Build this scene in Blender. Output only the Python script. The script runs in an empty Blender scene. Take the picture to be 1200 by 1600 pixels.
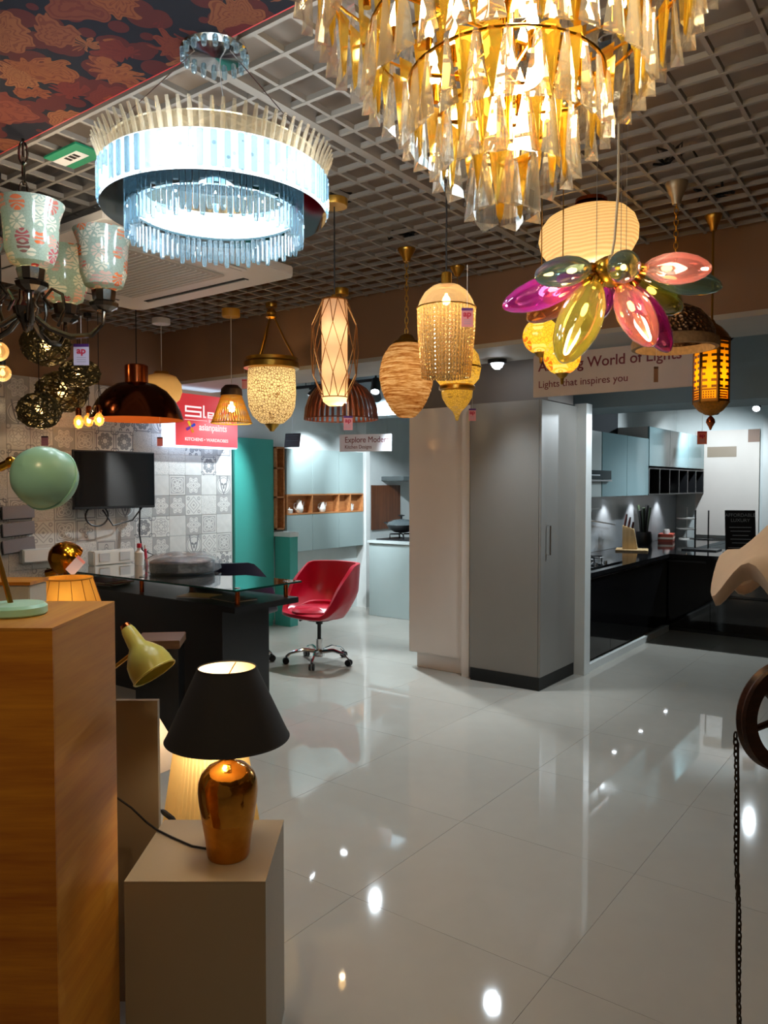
import bpy, bmesh, math, random
from mathutils import Vector, Matrix
random.seed(7)
PI = math.pi
SC = bpy.context.scene
COL = SC.collection

# ------------------------------------------------------------------ camera
YAW = math.radians(36.5)            # room axes are turned against the view
PITCH = math.atan(43 / 1200)        # camera looks slightly down
EYE = 1.55
cam = bpy.data.cameras.new('camera')
cam.sensor_fit = 'HORIZONTAL'; cam.sensor_width = 36; cam.lens = 36.0
cam.clip_start = .05; cam.clip_end = 60
camo = bpy.data.objects.new('camera', cam); COL.objects.link(camo)
camo.location = (0, 0, EYE)
camo.rotation_euler = (PI / 2 - PITCH, 0, YAW)
SC.camera = camo

# ------------------------------------------------------------------ world, exposure
SC.view_settings.view_transform = 'Standard'
SC.view_settings.look = 'None'
SC.view_settings.exposure = 0.18
SC.view_settings.gamma = 1.0
SC.view_settings.use_curve_mapping = False
W = bpy.data.worlds.new('world'); SC.world = W; W.use_nodes = True
W.node_tree.nodes['Background'].inputs[0].default_value = (1.0, .80, .60, 1)
W.node_tree.nodes['Background'].inputs[1].default_value = .065
SC.cycles.max_bounces = 7
SC.cycles.diffuse_bounces = 3
SC.cycles.glossy_bounces = 4
SC.cycles.transmission_bounces = 7
SC.cycles.transparent_max_bounces = 14
SC.cycles.use_adaptive_sampling = True
SC.cycles.adaptive_threshold = .05
SC.cycles.sample_clamp_indirect = 4
SC.cycles.blur_glossy = .6
SC.cycles.use_denoising = True

LWARM = (1, .72, .42); LCOOL = (.80, .92, 1)
def spot(name, loc, aim, watts, col=LCOOL, size=70, blend=.6, r=.03, parent=None):
    l = bpy.data.lights.new(name, 'SPOT'); l.energy = watts; l.color = col
    l.spot_size = math.radians(size); l.spot_blend = blend; l.shadow_soft_size = r
    o = bpy.data.objects.new(name, l); COL.objects.link(o)
    o.location = loc; o.rotation_euler = (Vector(aim) - Vector(loc)).to_track_quat('-Z', 'Y').to_euler()
    o['kind'] = 'helper'
    return o
def bulb_light(loc, watts, col=LWARM, r=.03, name='bulb_light'):
    l = bpy.data.lights.new(name, 'POINT'); l.energy = watts; l.color = col; l.shadow_soft_size = r
    o = bpy.data.objects.new(name, l); COL.objects.link(o); o.location = loc; o['kind'] = 'helper'
    return o
# ceiling spots of the aisle behind and beside the viewer (warm shop lighting)
for (x, y, w) in ((2.4, 1.8, 40),):
    spot('aisle_spot', (x, y, 2.85), (x - .2, y + .3, 0), w, (1, .70, .42), 110, .8, .06)

spot('aisle_spot', (-.62, -.15, 2.88), (-1.66, .66, .95), 40, (1, .72, .40), 62, .8, .05)   # shop spot over the wooden plinth

# ------------------------------------------------------------------ helpers
def pt(px, py, F):
    """point seen at photo pixel (px,py) at F metres ahead of the viewer"""
    u = (800 - py) / 1200
    t = F / (math.cos(PITCH) + u * math.sin(PITCH))
    z = EYE + t * (-math.sin(PITCH) + u * math.cos(PITCH)); R = (px - 600) / 1200 * t
    return Vector((R * math.cos(YAW) - F * math.sin(YAW), R * math.sin(YAW) + F * math.cos(YAW), z))
def lin(c):
    return tuple((x / 255 / 12.92 if x / 255 <= .04045 else ((x / 255 + .055) / 1.055) ** 2.4) for x in c)

class MB:
    def __init__(s): s.v = []; s.f = []; s.M = None
    def add(s, vs, fs):
        n = len(s.v)
        s.v += [tuple(s.M @ Vector(p)) if s.M is not None else tuple(p) for p in vs]
        s.f += [tuple(i + n for i in f) for f in fs]
        return s
    def box(s, x0, x1, y0, y1, z0, z1):
        return s.add([(x0, y0, z0), (x1, y0, z0), (x1, y1, z0), (x0, y1, z0), (x0, y0, z1), (x1, y0, z1), (x1, y1, z1), (x0, y1, z1)],
                     [(0, 3, 2, 1), (4, 5, 6, 7), (0, 1, 5, 4), (1, 2, 6, 5), (2, 3, 7, 6), (3, 0, 4, 7)])
    def frus(s, z0, z1, a0, b0, a1, b1):      # rectangular frustum
        v = [(x * a, y * b, z) for (a, b, z) in ((a0, b0, z0), (a1, b1, z1)) for (x, y) in ((-1, -1), (1, -1), (1, 1), (-1, 1))]
        return s.add(v, [(0, 3, 2, 1), (4, 5, 6, 7), (0, 1, 5, 4), (1, 2, 6, 5), (2, 3, 7, 6), (3, 0, 4, 7)])
    def lathe(s, prof, n=24, c=(0, 0, 0), fn=None):
        vs, fs = [], []
        m = len(prof)
        for i in range(n):
            a = 2 * PI * i / n
            for (r, z) in prof:
                if fn: r, z = fn(r, z, a)
                vs.append((c[0] + r * math.cos(a), c[1] + r * math.sin(a), c[2] + z))
        for i in range(n):
            j = (i + 1) % n
            for k in range(m - 1):
                if prof[k][0] < 1e-6 and prof[k + 1][0] < 1e-6: continue
                if prof[k][0] < 1e-6: fs.append((i * m + k, j * m + k + 1, i * m + k + 1))
                elif prof[k + 1][0] < 1e-6: fs.append((i * m + k, j * m + k, i * m + k + 1))
                else: fs.append((i * m + k, j * m + k, j * m + k + 1, i * m + k + 1))
        return s.add(vs, fs)
    def tube(s, pts, r, n=6, closed=False, cap=True, flat=None):
        pts = [Vector(p) for p in pts]; m = len(pts)
        vs, fs = [], []; prev = None
        for i, p in enumerate(pts):
            a = pts[(i - 1) % m] if (closed or i > 0) else p
            b = pts[(i + 1) % m] if (closed or i < m - 1) else p
            d = (b - a)
            d = d.normalized() if d.length > 1e-9 else Vector((0, 0, 1))
            if prev is None:
                up = Vector((0, 0, 1)) if abs(d.z) < .9 else Vector((1, 0, 0))
                u = d.cross(up).normalized()
            else:
                u = (prev - d * prev.dot(d)); u = u.normalized() if u.length > 1e-6 else d.orthogonal().normalized()
            prev = u; w = d.cross(u)
            rr = r[i] if isinstance(r, (list, tuple)) else r
            fl = flat or 1
            for k in range(n):
                t = 2 * PI * k / n
                vs.append(tuple(p + u * (rr * math.cos(t)) + w * (rr * fl * math.sin(t))))
        for i in range(m if closed else m - 1):
            j = (i + 1) % m
            for k in range(n):
                l = (k + 1) % n
                fs.append((i * n + k, i * n + l, j * n + l, j * n + k))
        if not closed and cap:
            fs.append(tuple(range(n))[::-1]); fs.append(tuple((m - 1) * n + k for k in range(n)))
        return s.add(vs, fs)
    def cyl(s, p0, p1, r0, r1=None, n=12): return s.tube([p0, p1], [r0, r0 if r1 is None else r1], n)
    def ring(s, c, R, r, n=32, m=6, flat=None):
        return s.tube([(c[0] + R * math.cos(2 * PI * i / n), c[1] + R * math.sin(2 * PI * i / n), c[2]) for i in range(n)], r, m, True, flat=flat)
    def ell(s, c, rx, ry=None, rz=None, n=16, m=10):
        ry = rx if ry is None else ry; rz = rx if rz is None else rz
        vs = [(c[0], c[1], c[2] + rz)]; fs = []
        for j in range(1, m):
            t = PI * j / m
            for i in range(n):
                a = 2 * PI * i / n
                vs.append((c[0] + rx * math.sin(t) * math.cos(a), c[1] + ry * math.sin(t) * math.sin(a), c[2] + rz * math.cos(t)))
        vs.append((c[0], c[1], c[2] - rz)); L = len(vs) - 1
        for i in range(n):
            k = (i + 1) % n
            fs.append((0, 1 + i, 1 + k)); fs.append((L, 1 + (m - 2) * n + k, 1 + (m - 2) * n + i))
            for j in range(m - 2):
                fs.append((1 + j * n + i, 1 + (j + 1) * n + i, 1 + (j + 1) * n + k, 1 + j * n + k))
        return s.add(vs, fs)
    def extr(s, poly, axis, a, b):            # polygon in the two other axes, extruded from a to b
        def mk(u, v, w): return {'x': (w, u, v), 'y': (u, w, v), 'z': (u, v, w)}[axis]
        n = len(poly)
        vs = [mk(u, v, a) for u, v in poly] + [mk(u, v, b) for u, v in poly]
        return s.add(vs, [tuple(range(n))[::-1], tuple(range(n, 2 * n))] + [(i, (i + 1) % n, n + (i + 1) % n, n + i) for i in range(n)])
    def build(s, name, mat, parent=None, smooth=False, bevel=0, solid=0):
        me = bpy.data.meshes.new(name); me.from_pydata(s.v, [], s.f)
        bm = bmesh.new(); bm.from_mesh(me)
        bmesh.ops.recalc_face_normals(bm, faces=bm.faces)
        if bevel: bmesh.ops.bevel(bm, geom=bm.edges, offset=bevel, segments=2, affect='EDGES', clamp_overlap=True)
        bm.to_mesh(me); bm.free()
        if smooth or bevel:
            me.shade_smooth(); me.set_sharp_from_angle(angle=math.radians(38))
        o = bpy.data.objects.new(name, me); COL.objects.link(o)
        me.materials.append(mat)
        if parent is not None: o.parent = parent
        if solid:
            md = o.modifiers.new('solid', 'SOLIDIFY'); md.thickness = solid; md.offset = 0
        return o

def thing(name, label, cat, loc=(0, 0, 0), rotz=0, group=None):
    o = bpy.data.objects.new(name, None); COL.objects.link(o); o.empty_display_size = .05
    o.location = loc; o.rotation_euler = (0, 0, rotz)
    o['label'] = label; o['category'] = cat
    if group: o['group'] = group
    return o
def tag(o, label, cat, group=None):
    o['label'] = label; o['category'] = cat
    if group: o['group'] = group
    return o
def struct(o): o['kind'] = 'structure'; return o
def inst(o, parent, mat4=None, loc=None):
    c = o.copy(); COL.objects.link(c); c.parent = parent
    if mat4 is not None: c.matrix_basis = mat4
    elif loc is not None: c.location = loc
    return c
def B(name, mat, parent, x0, x1, y0, y1, z0, z1, bevel=0):
    return MB().box(x0, x1, y0, y1, z0, z1).build(name, mat, parent, bevel=bevel)

# ------------------------------------------------------------------ materials
class NT:
    def __init__(s, name):
        s.mat = bpy.data.materials.new(name); s.mat.use_nodes = True
        s.t = s.mat.node_tree; s.t.nodes.clear()
        s.out = s.t.nodes.new('ShaderNodeOutputMaterial')
    def n(s, kind, **k):
        o = s.t.nodes.new('ShaderNode' + kind)
        for a, v in k.items(): setattr(o, a, v)
        return o
    def set(s, sock, v):
        if isinstance(v, bpy.types.NodeSocket): s.t.links.new(v, sock)
        elif isinstance(v, (tuple, list)) and len(v) == 3 and sock.type == 'RGBA': sock.default_value = (*v, 1)
        else: sock.default_value = v
    def m(s, op, a, b=0.0, c=None):
        o = s.n('Math', operation=op); s.set(o.inputs[0], a); s.set(o.inputs[1], b)
        if c is not None: s.set(o.inputs[2], c)
        return o.outputs[0]
    def mixc(s, f, a, b, mode='MIX'):
        o = s.n('Mix', data_type='RGBA', blend_type=mode); s.set(o.inputs[0], f); s.set(o.inputs[6], a); s.set(o.inputs[7], b)
        return o.outputs[2]
    def coord(s, what='Object'): return s.n('TexCoord').outputs[what]
    def sep(s, v):
        o = s.n('SeparateXYZ'); s.set(o.inputs[0], v); return o.outputs
    def comb(s, x, y, z):
        o = s.n('CombineXYZ'); s.set(o.inputs[0], x); s.set(o.inputs[1], y); s.set(o.inputs[2], z); return o.outputs[0]
    def scale(s, v, sc):
        o = s.n('Mapping'); s.set(o.inputs[0], v); o.inputs['Scale'].default_value = sc if isinstance(sc, tuple) else (sc,) * 3; return o.outputs[0]
    def noise(s, v, scale=5, detail=3, rough=.5):
        o = s.n('TexNoise'); s.set(o.inputs['Vector'], v); o.inputs['Scale'].default_value = scale; o.inputs['Detail'].default_value = detail
        o.inputs['Roughness'].default_value = rough; return o.outputs['Fac']
    def vor(s, v, scale=5, feature='F1', rnd=1.0):
        o = s.n('TexVoronoi', feature=feature); s.set(o.inputs['Vector'], v); o.inputs['Scale'].default_value = scale; o.inputs['Randomness'].default_value = rnd; return o
    def ramp(s, f, stops):
        o = s.n('ValToRGB'); s.set(o.inputs[0], f); e = o.color_ramp.elements
        while len(e) < len(stops): e.new(.5)
        for k, (p, c) in enumerate(stops): e[k].position = p; e[k].color = (*c, 1)
        return o.outputs[0]
    def bump(s, h, d=.01, st=.4):
        o = s.n('Bump'); s.set(o.inputs['Height'], h); o.inputs['Distance'].default_value = d; o.inputs['Strength'].default_value = st; return o.outputs[0]
    def bsdf(s, col, rough=.5, metal=0, **k):
        o = s.n('BsdfPrincipled'); s.set(o.inputs['Base Color'], col); s.set(o.inputs['Roughness'], rough); s.set(o.inputs['Metallic'], metal)
        for a, v in k.items():
            nm = {'trans': 'Transmission Weight', 'ior': 'IOR', 'emit': 'Emission Color', 'es': 'Emission Strength', 'coat': 'Coat Weight', 'spec': 'Specular IOR Level',
                  'normal': 'Normal', 'alpha': 'Alpha', 'sheen': 'Sheen Weight', 'sss': 'Subsurface Weight'}[a]
            s.set(o.inputs[nm], v)
        return o.outputs[0]
    def mixs(s, f, a, b):
        o = s.n('MixShader'); s.set(o.inputs[0], f); s.t.links.new(a, o.inputs[1]); s.t.links.new(b, o.inputs[2]); return o.outputs[0]
    def done(s, sh):
        s.t.links.new(sh, s.out.inputs[0]); return s.mat

def M(name, c, rough=.5, metal=0, var=.08, vs=6, bump=0, **k):
    """plain painted / metal / plastic surface with a slight procedural variation of tone"""
    n = NT(name); c = lin(c)
    f = n.noise(n.coord(), vs, 4)
    col = n.mixc(f, tuple(x * (1 - var) for x in c), tuple(min(1, x * (1 + var)) for x in c))
    if bump: k['normal'] = n.bump(n.noise(n.coord(), vs * 20, 3), .004, bump)
    return n.done(n.bsdf(col, rough, metal, **k))
def EM(name, c, st):
    n = NT(name); o = n.n('Emission'); n.set(o.inputs[0], lin(c)); n.set(o.inputs[1], st); return n.done(o.outputs[0])
def THIN(name, c, rough=.03, refl=1.0, body=0.0, ribs=None, bc=None):
    """thin tinted glass: tinted see-through plus fresnel gloss"""
    n = NT(name); c = lin(c)
    t = n.n('BsdfTransparent'); n.set(t.inputs[0], c)
    g = n.n('BsdfGlossy'); n.set(g.inputs[0], (1, 1, 1)); n.set(g.inputs[1], rough)
    fr = n.n('Fresnel'); fr.inputs[0].default_value = 1.45
    if ribs:
        nm = n.bump(n.sep(n.coord())[2] if ribs == 'z' else n.noise(n.scale(n.coord(), (90, 90, 3)), 1, 2), .01, .6)
        n.set(g.inputs['Normal'], nm); n.set(fr.inputs['Normal'], nm)
    sh = n.mixs(n.m('MULTIPLY', fr.outputs[0], refl), t.outputs[0], g.outputs[0])
    if body:
        bc = lin(bc) if bc else c
        d = n.n('BsdfTranslucent'); n.set(d.inputs[0], bc); d2 = n.n('BsdfDiffuse'); n.set(d2.inputs[0], bc)
        sh = n.mixs(body, sh, n.mixs(.5, d.outputs[0], d2.outputs[0]))
    return n.done(sh)
def SHADE(name, c, tr=.55, texture=None, sc=30):
    """lampshade cloth / paper / opal glass letting light through"""
    n = NT(name); c = lin(c); col = c
    f = None
    if texture == 'weave':
        f = n.noise(n.scale(n.coord(), (4, 4, 60)), 1, 4)
        col = n.mixc(f, tuple(x * .55 for x in c), tuple(min(1, x * 1.25) for x in c))
    elif texture == 'pleat':
        f = n.noise(n.scale(n.coord(), (sc, sc, .5)), 1, 1)
        col = n.mixc(f, tuple(x * .8 for x in c), c)
    else:
        f = n.noise(n.coord(), sc, 3); col = n.mixc(f, tuple(x * .9 for x in c), c)
    d = n.n('BsdfDiffuse'); n.set(d.inputs[0], col); t = n.n('BsdfTranslucent'); n.set(t.inputs[0], col)
    return n.done(n.mixs(tr, d.outputs[0], t.outputs[0]))
def WOOD(name, dark, light, axis=0, sc=1.0, rough=.45):
    n = NT(name); s3 = [14.0, 14.0, 14.0]; s3[axis] = 1.0
    f = n.noise(n.scale(n.coord(), tuple(x * sc for x in s3)), 2.0, 6, .6)
    g = n.noise(n.scale(n.coord(), tuple(x * sc * 6 for x in s3)), 2.0, 2)
    f = n.m('ADD', n.m('MULTIPLY', f, .75), n.m('MULTIPLY', g, .25))
    col = n.ramp(f, [(.3, lin(dark)), (.5, tuple((a + b) / 2 for a, b in zip(lin(dark), lin(light)))), (.68, lin(light))])
    return n.done(n.bsdf(col, rough, normal=n.bump(f, .002, .25)))

GOLD = M('gold_metal', (212, 160, 60), .22, 1, .12)
BRASS = M('brass_metal', (190, 145, 62), .3, 1, .15)
CHROME = M('chrome', (215, 215, 215), .08, 1, .03)
STEEL = M('steel', (160, 160, 160), .3, 1, .08)
BLACK = M('black_plastic', (18, 18, 20), .4)
BLACKM = M('black_cable', (14, 13, 13), .5)
WHITEP = M('white_plastic', (225, 222, 215), .4)
COPPER = M('copper_metal', (184, 96, 50), .2, 1, .15)
BULB = EM('warm_bulb_glow', (255, 228, 172), 20)
BULBS = EM('soft_bulb_glow', (255, 200, 120), 7)
LEDC = EM('cool_led_glow', (235, 245, 255), 30)
CLEARG = THIN('clear_glass', (246, 248, 246), .02)
# ================================================================== THE SETTING
ZC = 2.95          # underside of the open grid ceiling
XW = -6.0          # tiled wall on the left
# ---- floor of large polished tiles
n = NT('polished_floor_tile')
co = n.coord('Object')
f = n.noise(co, 1.3, 4); g = n.noise(co, 9, 3)
col = n.mixc(n.m('ADD', n.m('MULTIPLY', f, .6), n.m('MULTIPLY', g, .4)), lin((166, 161, 151)), lin((181, 176, 165)))
FLOORT = n.done(n.bsdf(col, .035, spec=.45))
GROUT = M('floor_joint', (174, 170, 160), .25)
floor = struct(B('floor', GROUT, None, -6.6, 3.6, -1.7, 11.6, -.06, -.002))
T = .8; JX, JY = -.985, 2.211
tm = MB().box(-T / 2 + .0007, T / 2 - .0007, -T / 2 + .0007, T / 2 - .0007, -.012, 0).build('tile', FLOORT, floor)
first = True
for i in range(-7, 6):
    for j in range(-5, 12):
        x, y = JX + (i + .5) * T, JY + (j + .5) * T
        if first: tm.location = (x, y, 0); first = False
        else: inst(tm, floor, loc=(x, y, 0))
# ---- ceiling: dark slab above an open grid of white bars
SLAB = M('ceiling_slab', (150, 136, 124), .9, var=.2, vs=2)
GRIDM = M('grid_white', (138, 130, 121), .6)
ceil = struct(B('ceiling', SLAB, None, -6.6, 3.6, -1.7, 5.2, 3.22, 3.34))
P = .14
xb = MB().box(-4.6, 4.6, -.008, .008, 0, .020).build('slat', GRIDM, ceil)
k = 0
y = 1.72
while y < 4.58:
    if k == 0: xb.location = (-1.4, y, ZC)
    else: inst(xb, ceil, loc=(-1.4, y, ZC))
    k += 1; y += P
yb = MB().box(-.008, .008, -1.42, 1.42, .002, .022).build('slat', GRIDM, ceil)
k = 0; x = -5.93
while x < 3.2:
    if k == 0: yb.location = (x, 3.15, ZC)
    else: inst(yb, ceil, loc=(x, 3.15, ZC))
    k += 1; x += P * 1.14
# heavier support tee across the grid
B('slat', GRIDM, ceil, -2.05, -2.01, 1.7, 4.58, ZC - .004, ZC + .05)
# ---- dropped floral panel
n = NT('floral_print')
co = n.coord('Object')
no = n.n('TexNoise'); n.set(no.inputs['Vector'], co); no.inputs['Scale'].default_value = 6
wob = n.n('VectorMath', operation='MULTIPLY_ADD'); n.set(wob.inputs[0], no.outputs['Color']); wob.inputs[1].default_value = (.20,) * 3; n.set(wob.inputs[2], co)
v = n.vor(wob.outputs[0], 5.8)
d = n.n('VectorMath', operation='SUBTRACT'); n.set(d.inputs[0], wob.outputs[0])
n.set(d.inputs[1], v.outputs['Position'])
dx = n.sep(d.outputs[0])
ang = n.m('ARCTAN2', dx[1], dx[0])
rnd = n.sep(v.outputs['Color'])
pet = n.m('MULTIPLY', n.m('COSINE', n.m('MULTIPLY', ang, 9)), n.m('MULTIPLY', rnd[1], .10))
rad = n.m('ADD', v.outputs['Distance'], pet)
body = n.m('LESS_THAN', rad, .56)
core = n.m('LESS_THAN', v.outputs['Distance'], .10)
rings = n.m('GREATER_THAN', n.m('SINE', n.m('MULTIPLY', rad, 55)), .55)
c1 = n.ramp(rnd[0], [(.0, lin((76, 26, 24))), (.3, lin((102, 56, 32))), (.5, lin((70, 22, 24))), (.75, lin((110, 68, 40))), (1, lin((86, 40, 30)))])
c1 = n.mixc(n.m('MULTIPLY', rings, .6), c1, lin((70, 24, 24)))
c1 = n.mixc(core, c1, lin((90, 40, 24)))
v2 = n.vor(co, 11)
leaf = n.mixc(n.m('LESS_THAN', v2.outputs['Distance'], .56), lin((20, 20, 27)), lin((62, 24, 24)))
FLORAL = n.done(n.bsdf(n.mixc(body, leaf, c1), .8, spec=.15))
panel = struct(B('trim_1', FLORAL, None, -6.0, 3.6, -1.7, 1.665, 2.93, 3.0))
REDT = M('red_edge_trim', (170, 30, 34), .4)
B('edge_trim', REDT, panel, -6.0, 3.6, 1.665, 1.672, 2.932, 2.948)
# ---- left wall, brown above, patterned tiles below
BROWN = M('brown_wall', (138, 106, 80), .75, var=.06, vs=1.5)
wl = struct(B('wall_left', BROWN, None, -6.15, XW - .02, -1.7, 5.47, 0, 3.22))
GREYGR = M('wall_grout', (188, 186, 180), .8)
B('tile_bed', GREYGR, wl, -6.02, -6.012, 1.9, 5.47, 0, 2.42)
def tile_mat(kind):
    n = NT('patterned_tile_%d' % kind); s = n.sep(n.coord('Object'))
    u = n.m('DIVIDE', s[1], .097); v = n.m('DIVIDE', s[2], .097)
    r = n.m('SQRT', n.m('ADD', n.m('MULTIPLY', u, u), n.m('MULTIPLY', v, v))); a = n.m('ARCTAN2', v, u)
    white = lin((214, 212, 206)); pale = lin((194, 192, 187)); dark = lin((128, 128, 130)); mid = lin((168, 166, 163))
    def line(x, w): return n.m('LESS_THAN', n.m('ABSOLUTE', x), w)
    def OR(*z):
        o = z[0]
        for q in z[1:]: o = n.m('MAXIMUM', o, q)
        return o
    def lob(A, Bq, k, ph=0): return n.m('SUBTRACT', r, n.m('ADD', n.m('MULTIPLY', n.m('COSINE', n.m('MULTIPLY_ADD', a, k, ph)), Bq), A))
    def circ(k, R0, c, w):
        sec = 2 * PI / k
        t = n.m('SUBTRACT', n.m('MODULO', n.m('ADD', a, 8 * PI), sec), sec / 2)
        x = n.m('SUBTRACT', n.m('MULTIPLY', r, n.m('COSINE', t)), R0); y = n.m('MULTIPLY', r, n.m('SINE', t))
        return line(n.m('SUBTRACT', n.m('SQRT', n.m('ADD', n.m('MULTIPLY', x, x), n.m('MULTIPLY', y, y))), c), w)
    mx = n.m('MAXIMUM', n.m('ABSOLUTE', u), n.m('ABSOLUTE', v))
    border = line(n.m('SUBTRACT', mx, .88), .045)
    if kind == 0: c = n.mixc(n.noise(n.coord('Object'), 20), pale, white)
    elif kind == 1:
        c = n.mixc(n.m('LESS_THAN', lob(.74, .13, 6), 0), mid, white)
        c = n.mixc(OR(line(lob(.6, .1, 6), .025), line(lob(.36, .12, 8), .05), n.m('LESS_THAN', r, .12)), c, mid)
    elif kind == 2:
        c = n.mixc(OR(circ(8, .56, .17, .05), circ(8, .56, .06, .05), line(n.m('SUBTRACT', r, .28), .05), border, circ(4, 1.2, .22, .05)), white, dark)
    elif kind == 3:
        c = n.mixc(OR(line(lob(.78, .04, 12), .03), line(lob(.55, .1, 8), .05), line(lob(.3, .08, 4), .05), circ(4, 1.2, .2, .06)), white, mid)
    elif kind == 4:
        c = n.mixc(OR(border, line(lob(.45, .2, 4), .05), line(lob(.25, .12, 4), .04)), pale, dark)
    elif kind == 5:
        c = n.mixc(n.m('LESS_THAN', r, .9), mid, white)
        pa = n.m('SUBTRACT', n.m('ABSOLUTE', u), n.m('MULTIPLY', n.m('SQRT', n.m('MAXIMUM', n.m('ADD', v, .75), 0)), .42))
        c = n.mixc(OR(line(pa, .07), line(n.m('SUBTRACT', r, .78), .03), n.m('LESS_THAN', lob(.22, .18, 3, -PI / 2), 0)), c, dark)
    elif kind == 6:
        dd = n.m('ADD', n.m('ABSOLUTE', u), n.m('ABSOLUTE', v))
        c = n.mixc(OR(line(n.m('SUBTRACT', dd, .85), .05), line(n.m('SUBTRACT', dd, .45), .05), circ(4, .95, .14, .06), n.m('LESS_THAN', r, .12)), white, mid)
    elif kind == 7:
        c = n.mixc(OR(line(lob(.72, .16, 4, PI), .05), circ(4, .45, .2, .05), n.m('LESS_THAN', lob(.2, .14, 4), 0), border), mid, white)
    elif kind == 8:
        c = n.mixc(OR(circ(5, .5, .22, .06), circ(5, .5, .08, .05), n.m('LESS_THAN', r, .14), circ(8, 1.0, .12, .06)), white, dark)
    else:
        w = n.m('SINE', n.m('MULTIPLY', n.noise(n.coord('Object'), 26, 1), 40)); c = n.mixc(n.m('GREATER_THAN', w, .2), white, pale)
    return n.done(n.bsdf(c, .28))
TM = [tile_mat(k) for k in range(10)]
TS = .195
protos = []
for m in TM:
    o = MB().box(-.008, .004, -TS / 2 + .0012, TS / 2 - .0012, -TS / 2 + .0012, TS / 2 - .0012).build('tile', m, wl)
    protos.append([o, False])
seq = [3, 0, 9, 1, 6, 2, 9, 0, 4, 5, 8, 3, 7, 9, 0, 2, 6, 9, 5, 1, 3, 8, 4, 0, 9, 7]
for j in range(12):
    for i in range(18):
        k = seq[(i * 5 + j * 11 + (i * j) % 7) % len(seq)]
        p = (XW - .008, 5.45 - (i + .5) * TS, 2.42 - (j + .5) * TS)
        if not protos[k][1]: protos[k][0].location = p; protos[k][1] = True
        else: inst(protos[k][0], wl, loc=p)
# ---- header beam over the aisle edge
hd = struct(B('wall_front', BROWN, None, XW - .02, 3.6, 4.6, 4.63, 2.5, 3.22))
SOFF = M('grey_soffit', (168, 164, 156), .7)
B('soffit', SOFF, hd, XW - .02, 3.6, 4.601, 5.2, 2.47, 2.5)
B('back_face', SOFF, hd, XW - .02, 3.6, 5.17, 5.2, 2.5, 3.22)
# ---- kitchen showroom behind the beam
BLUEG = M('blue_grey_paint', (150, 166, 172), .7)
RSHADE = M('recess_shade', (46, 50, 54), .9)  # dark tone painted as the shade of the void over the wall cabinets
PALEW = M('pale_wall', (206, 212, 210), .6)
ce2 = struct(B('ceiling_rear', BLUEG, None, -6.6, 3.6, 5.2, 11.6, 2.95, 3.05))
struct(B('wall_left_rear', PALEW, None, -6.2, XW - .06, 5.47, 10.2, 0, 2.95))
struct(B('wall_back_left', PALEW, None, -6.2, -3.3, 9.4, 9.5, 0, 2.95))
struct(B('wall_partition', PALEW, None, -3.3, -3.12, 5.96, 11.2, 0, 2.95))
struct(B('wall_back', PALEW, None, -3.12, 2.4, 11.1, 11.2, 0, 2.95))
struct(B('trim_2', BLUEG, None, -3.12, 3.6, 6.35, 6.95, 2.20, 2.95))      # dropped bulkhead of the right kitchen
struct(B('trim_3', BLUEG, None, -6.06, -3.3, 6.75, 7.05, 2.30, 2.95))     # bulkhead of the left kitchen
GREYF = M('grey_fascia', (120, 112, 106), .6)
struct(B('trim_4', GREYF, None, -3.72, -2.47, 5.42, 5.9, 2.19, 2.52))     # fascia above the tall units
struct(B('wall_right', BROWN, None, 3.5, 3.6, -1.7, 11.2, 0, 3.22))
POST = M('white_post', (214, 216, 212), .4)
struct(B('trim_5', POST, None, -2.47, -2.37, 5.93, 6.05, 0, 2.2))         # white post beside the tall unit
struct(B('trim_6', POST, None, -6.06, -5.91, 7.61, 7.69, 0, 2.95))        # white pillar in the left kitchen
struct(B('trim_7', POST, None, -1.98, -1.86, 10.92, 11.08, 0, 2.4))        # door post, right kitchen
struct(B('trim_shade', RSHADE, None, -3.12, -3.10, 6.96, 8.7, 2.07, 2.95))     # flat dark sheet painting in the shadowed void above the wall cabinets
struct(B('baseboard_left', POST, None, -2.45, -2.385, 6.05, 8.30, .0, .06))
# ================================================================== KITCHEN FURNITURE (right showroom)
def text(name, s, size, mat, parent, loc, rot, align='LEFT', ext=.0008, bold=0, sx=1.0):
    cu = bpy.data.curves.new(name, 'FONT'); cu.body = s; cu.size = size; cu.align_x = align; cu.extrude = ext; cu.offset = bold
    t = bpy.data.objects.new(name, cu); COL.objects.link(t)
    dg = bpy.context.evaluated_depsgraph_get()
    me = bpy.data.meshes.new_from_object(t.evaluated_get(dg)); bpy.data.objects.remove(t)
    me.name = name; me.materials.clear(); me.materials.append(mat)
    o = bpy.data.objects.new(name, me); COL.objects.link(o); o.parent = parent
    o.location = loc; o.rotation_euler = rot; o.scale = (sx, 1, 1)
    return o
RX = (PI / 2, 0, PI / 2)        # lettering on a face looking along +X
RY = (PI / 2, 0, 0)             # lettering on a face looking along -Y

GREYL = M('grey_laminate', (140, 136, 130), .32, var=.04)
WHITEL = M('white_gloss_laminate', (224, 214, 205), .12, var=.03)
BLKG = M('black_gloss_panel', (15, 15, 17), .05, spec=.6)
BLKPL = M('black_plinth', (16, 18, 18), .5)
GRAN = M('black_granite', (24, 24, 26), .06, var=.3, vs=60, spec=.6)
FROST = M('frosted_glass_front', (192, 202, 200), .12, var=.03)
TEALG = M('tinted_glass_front', (128, 158, 162), .06, var=.03)

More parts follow.
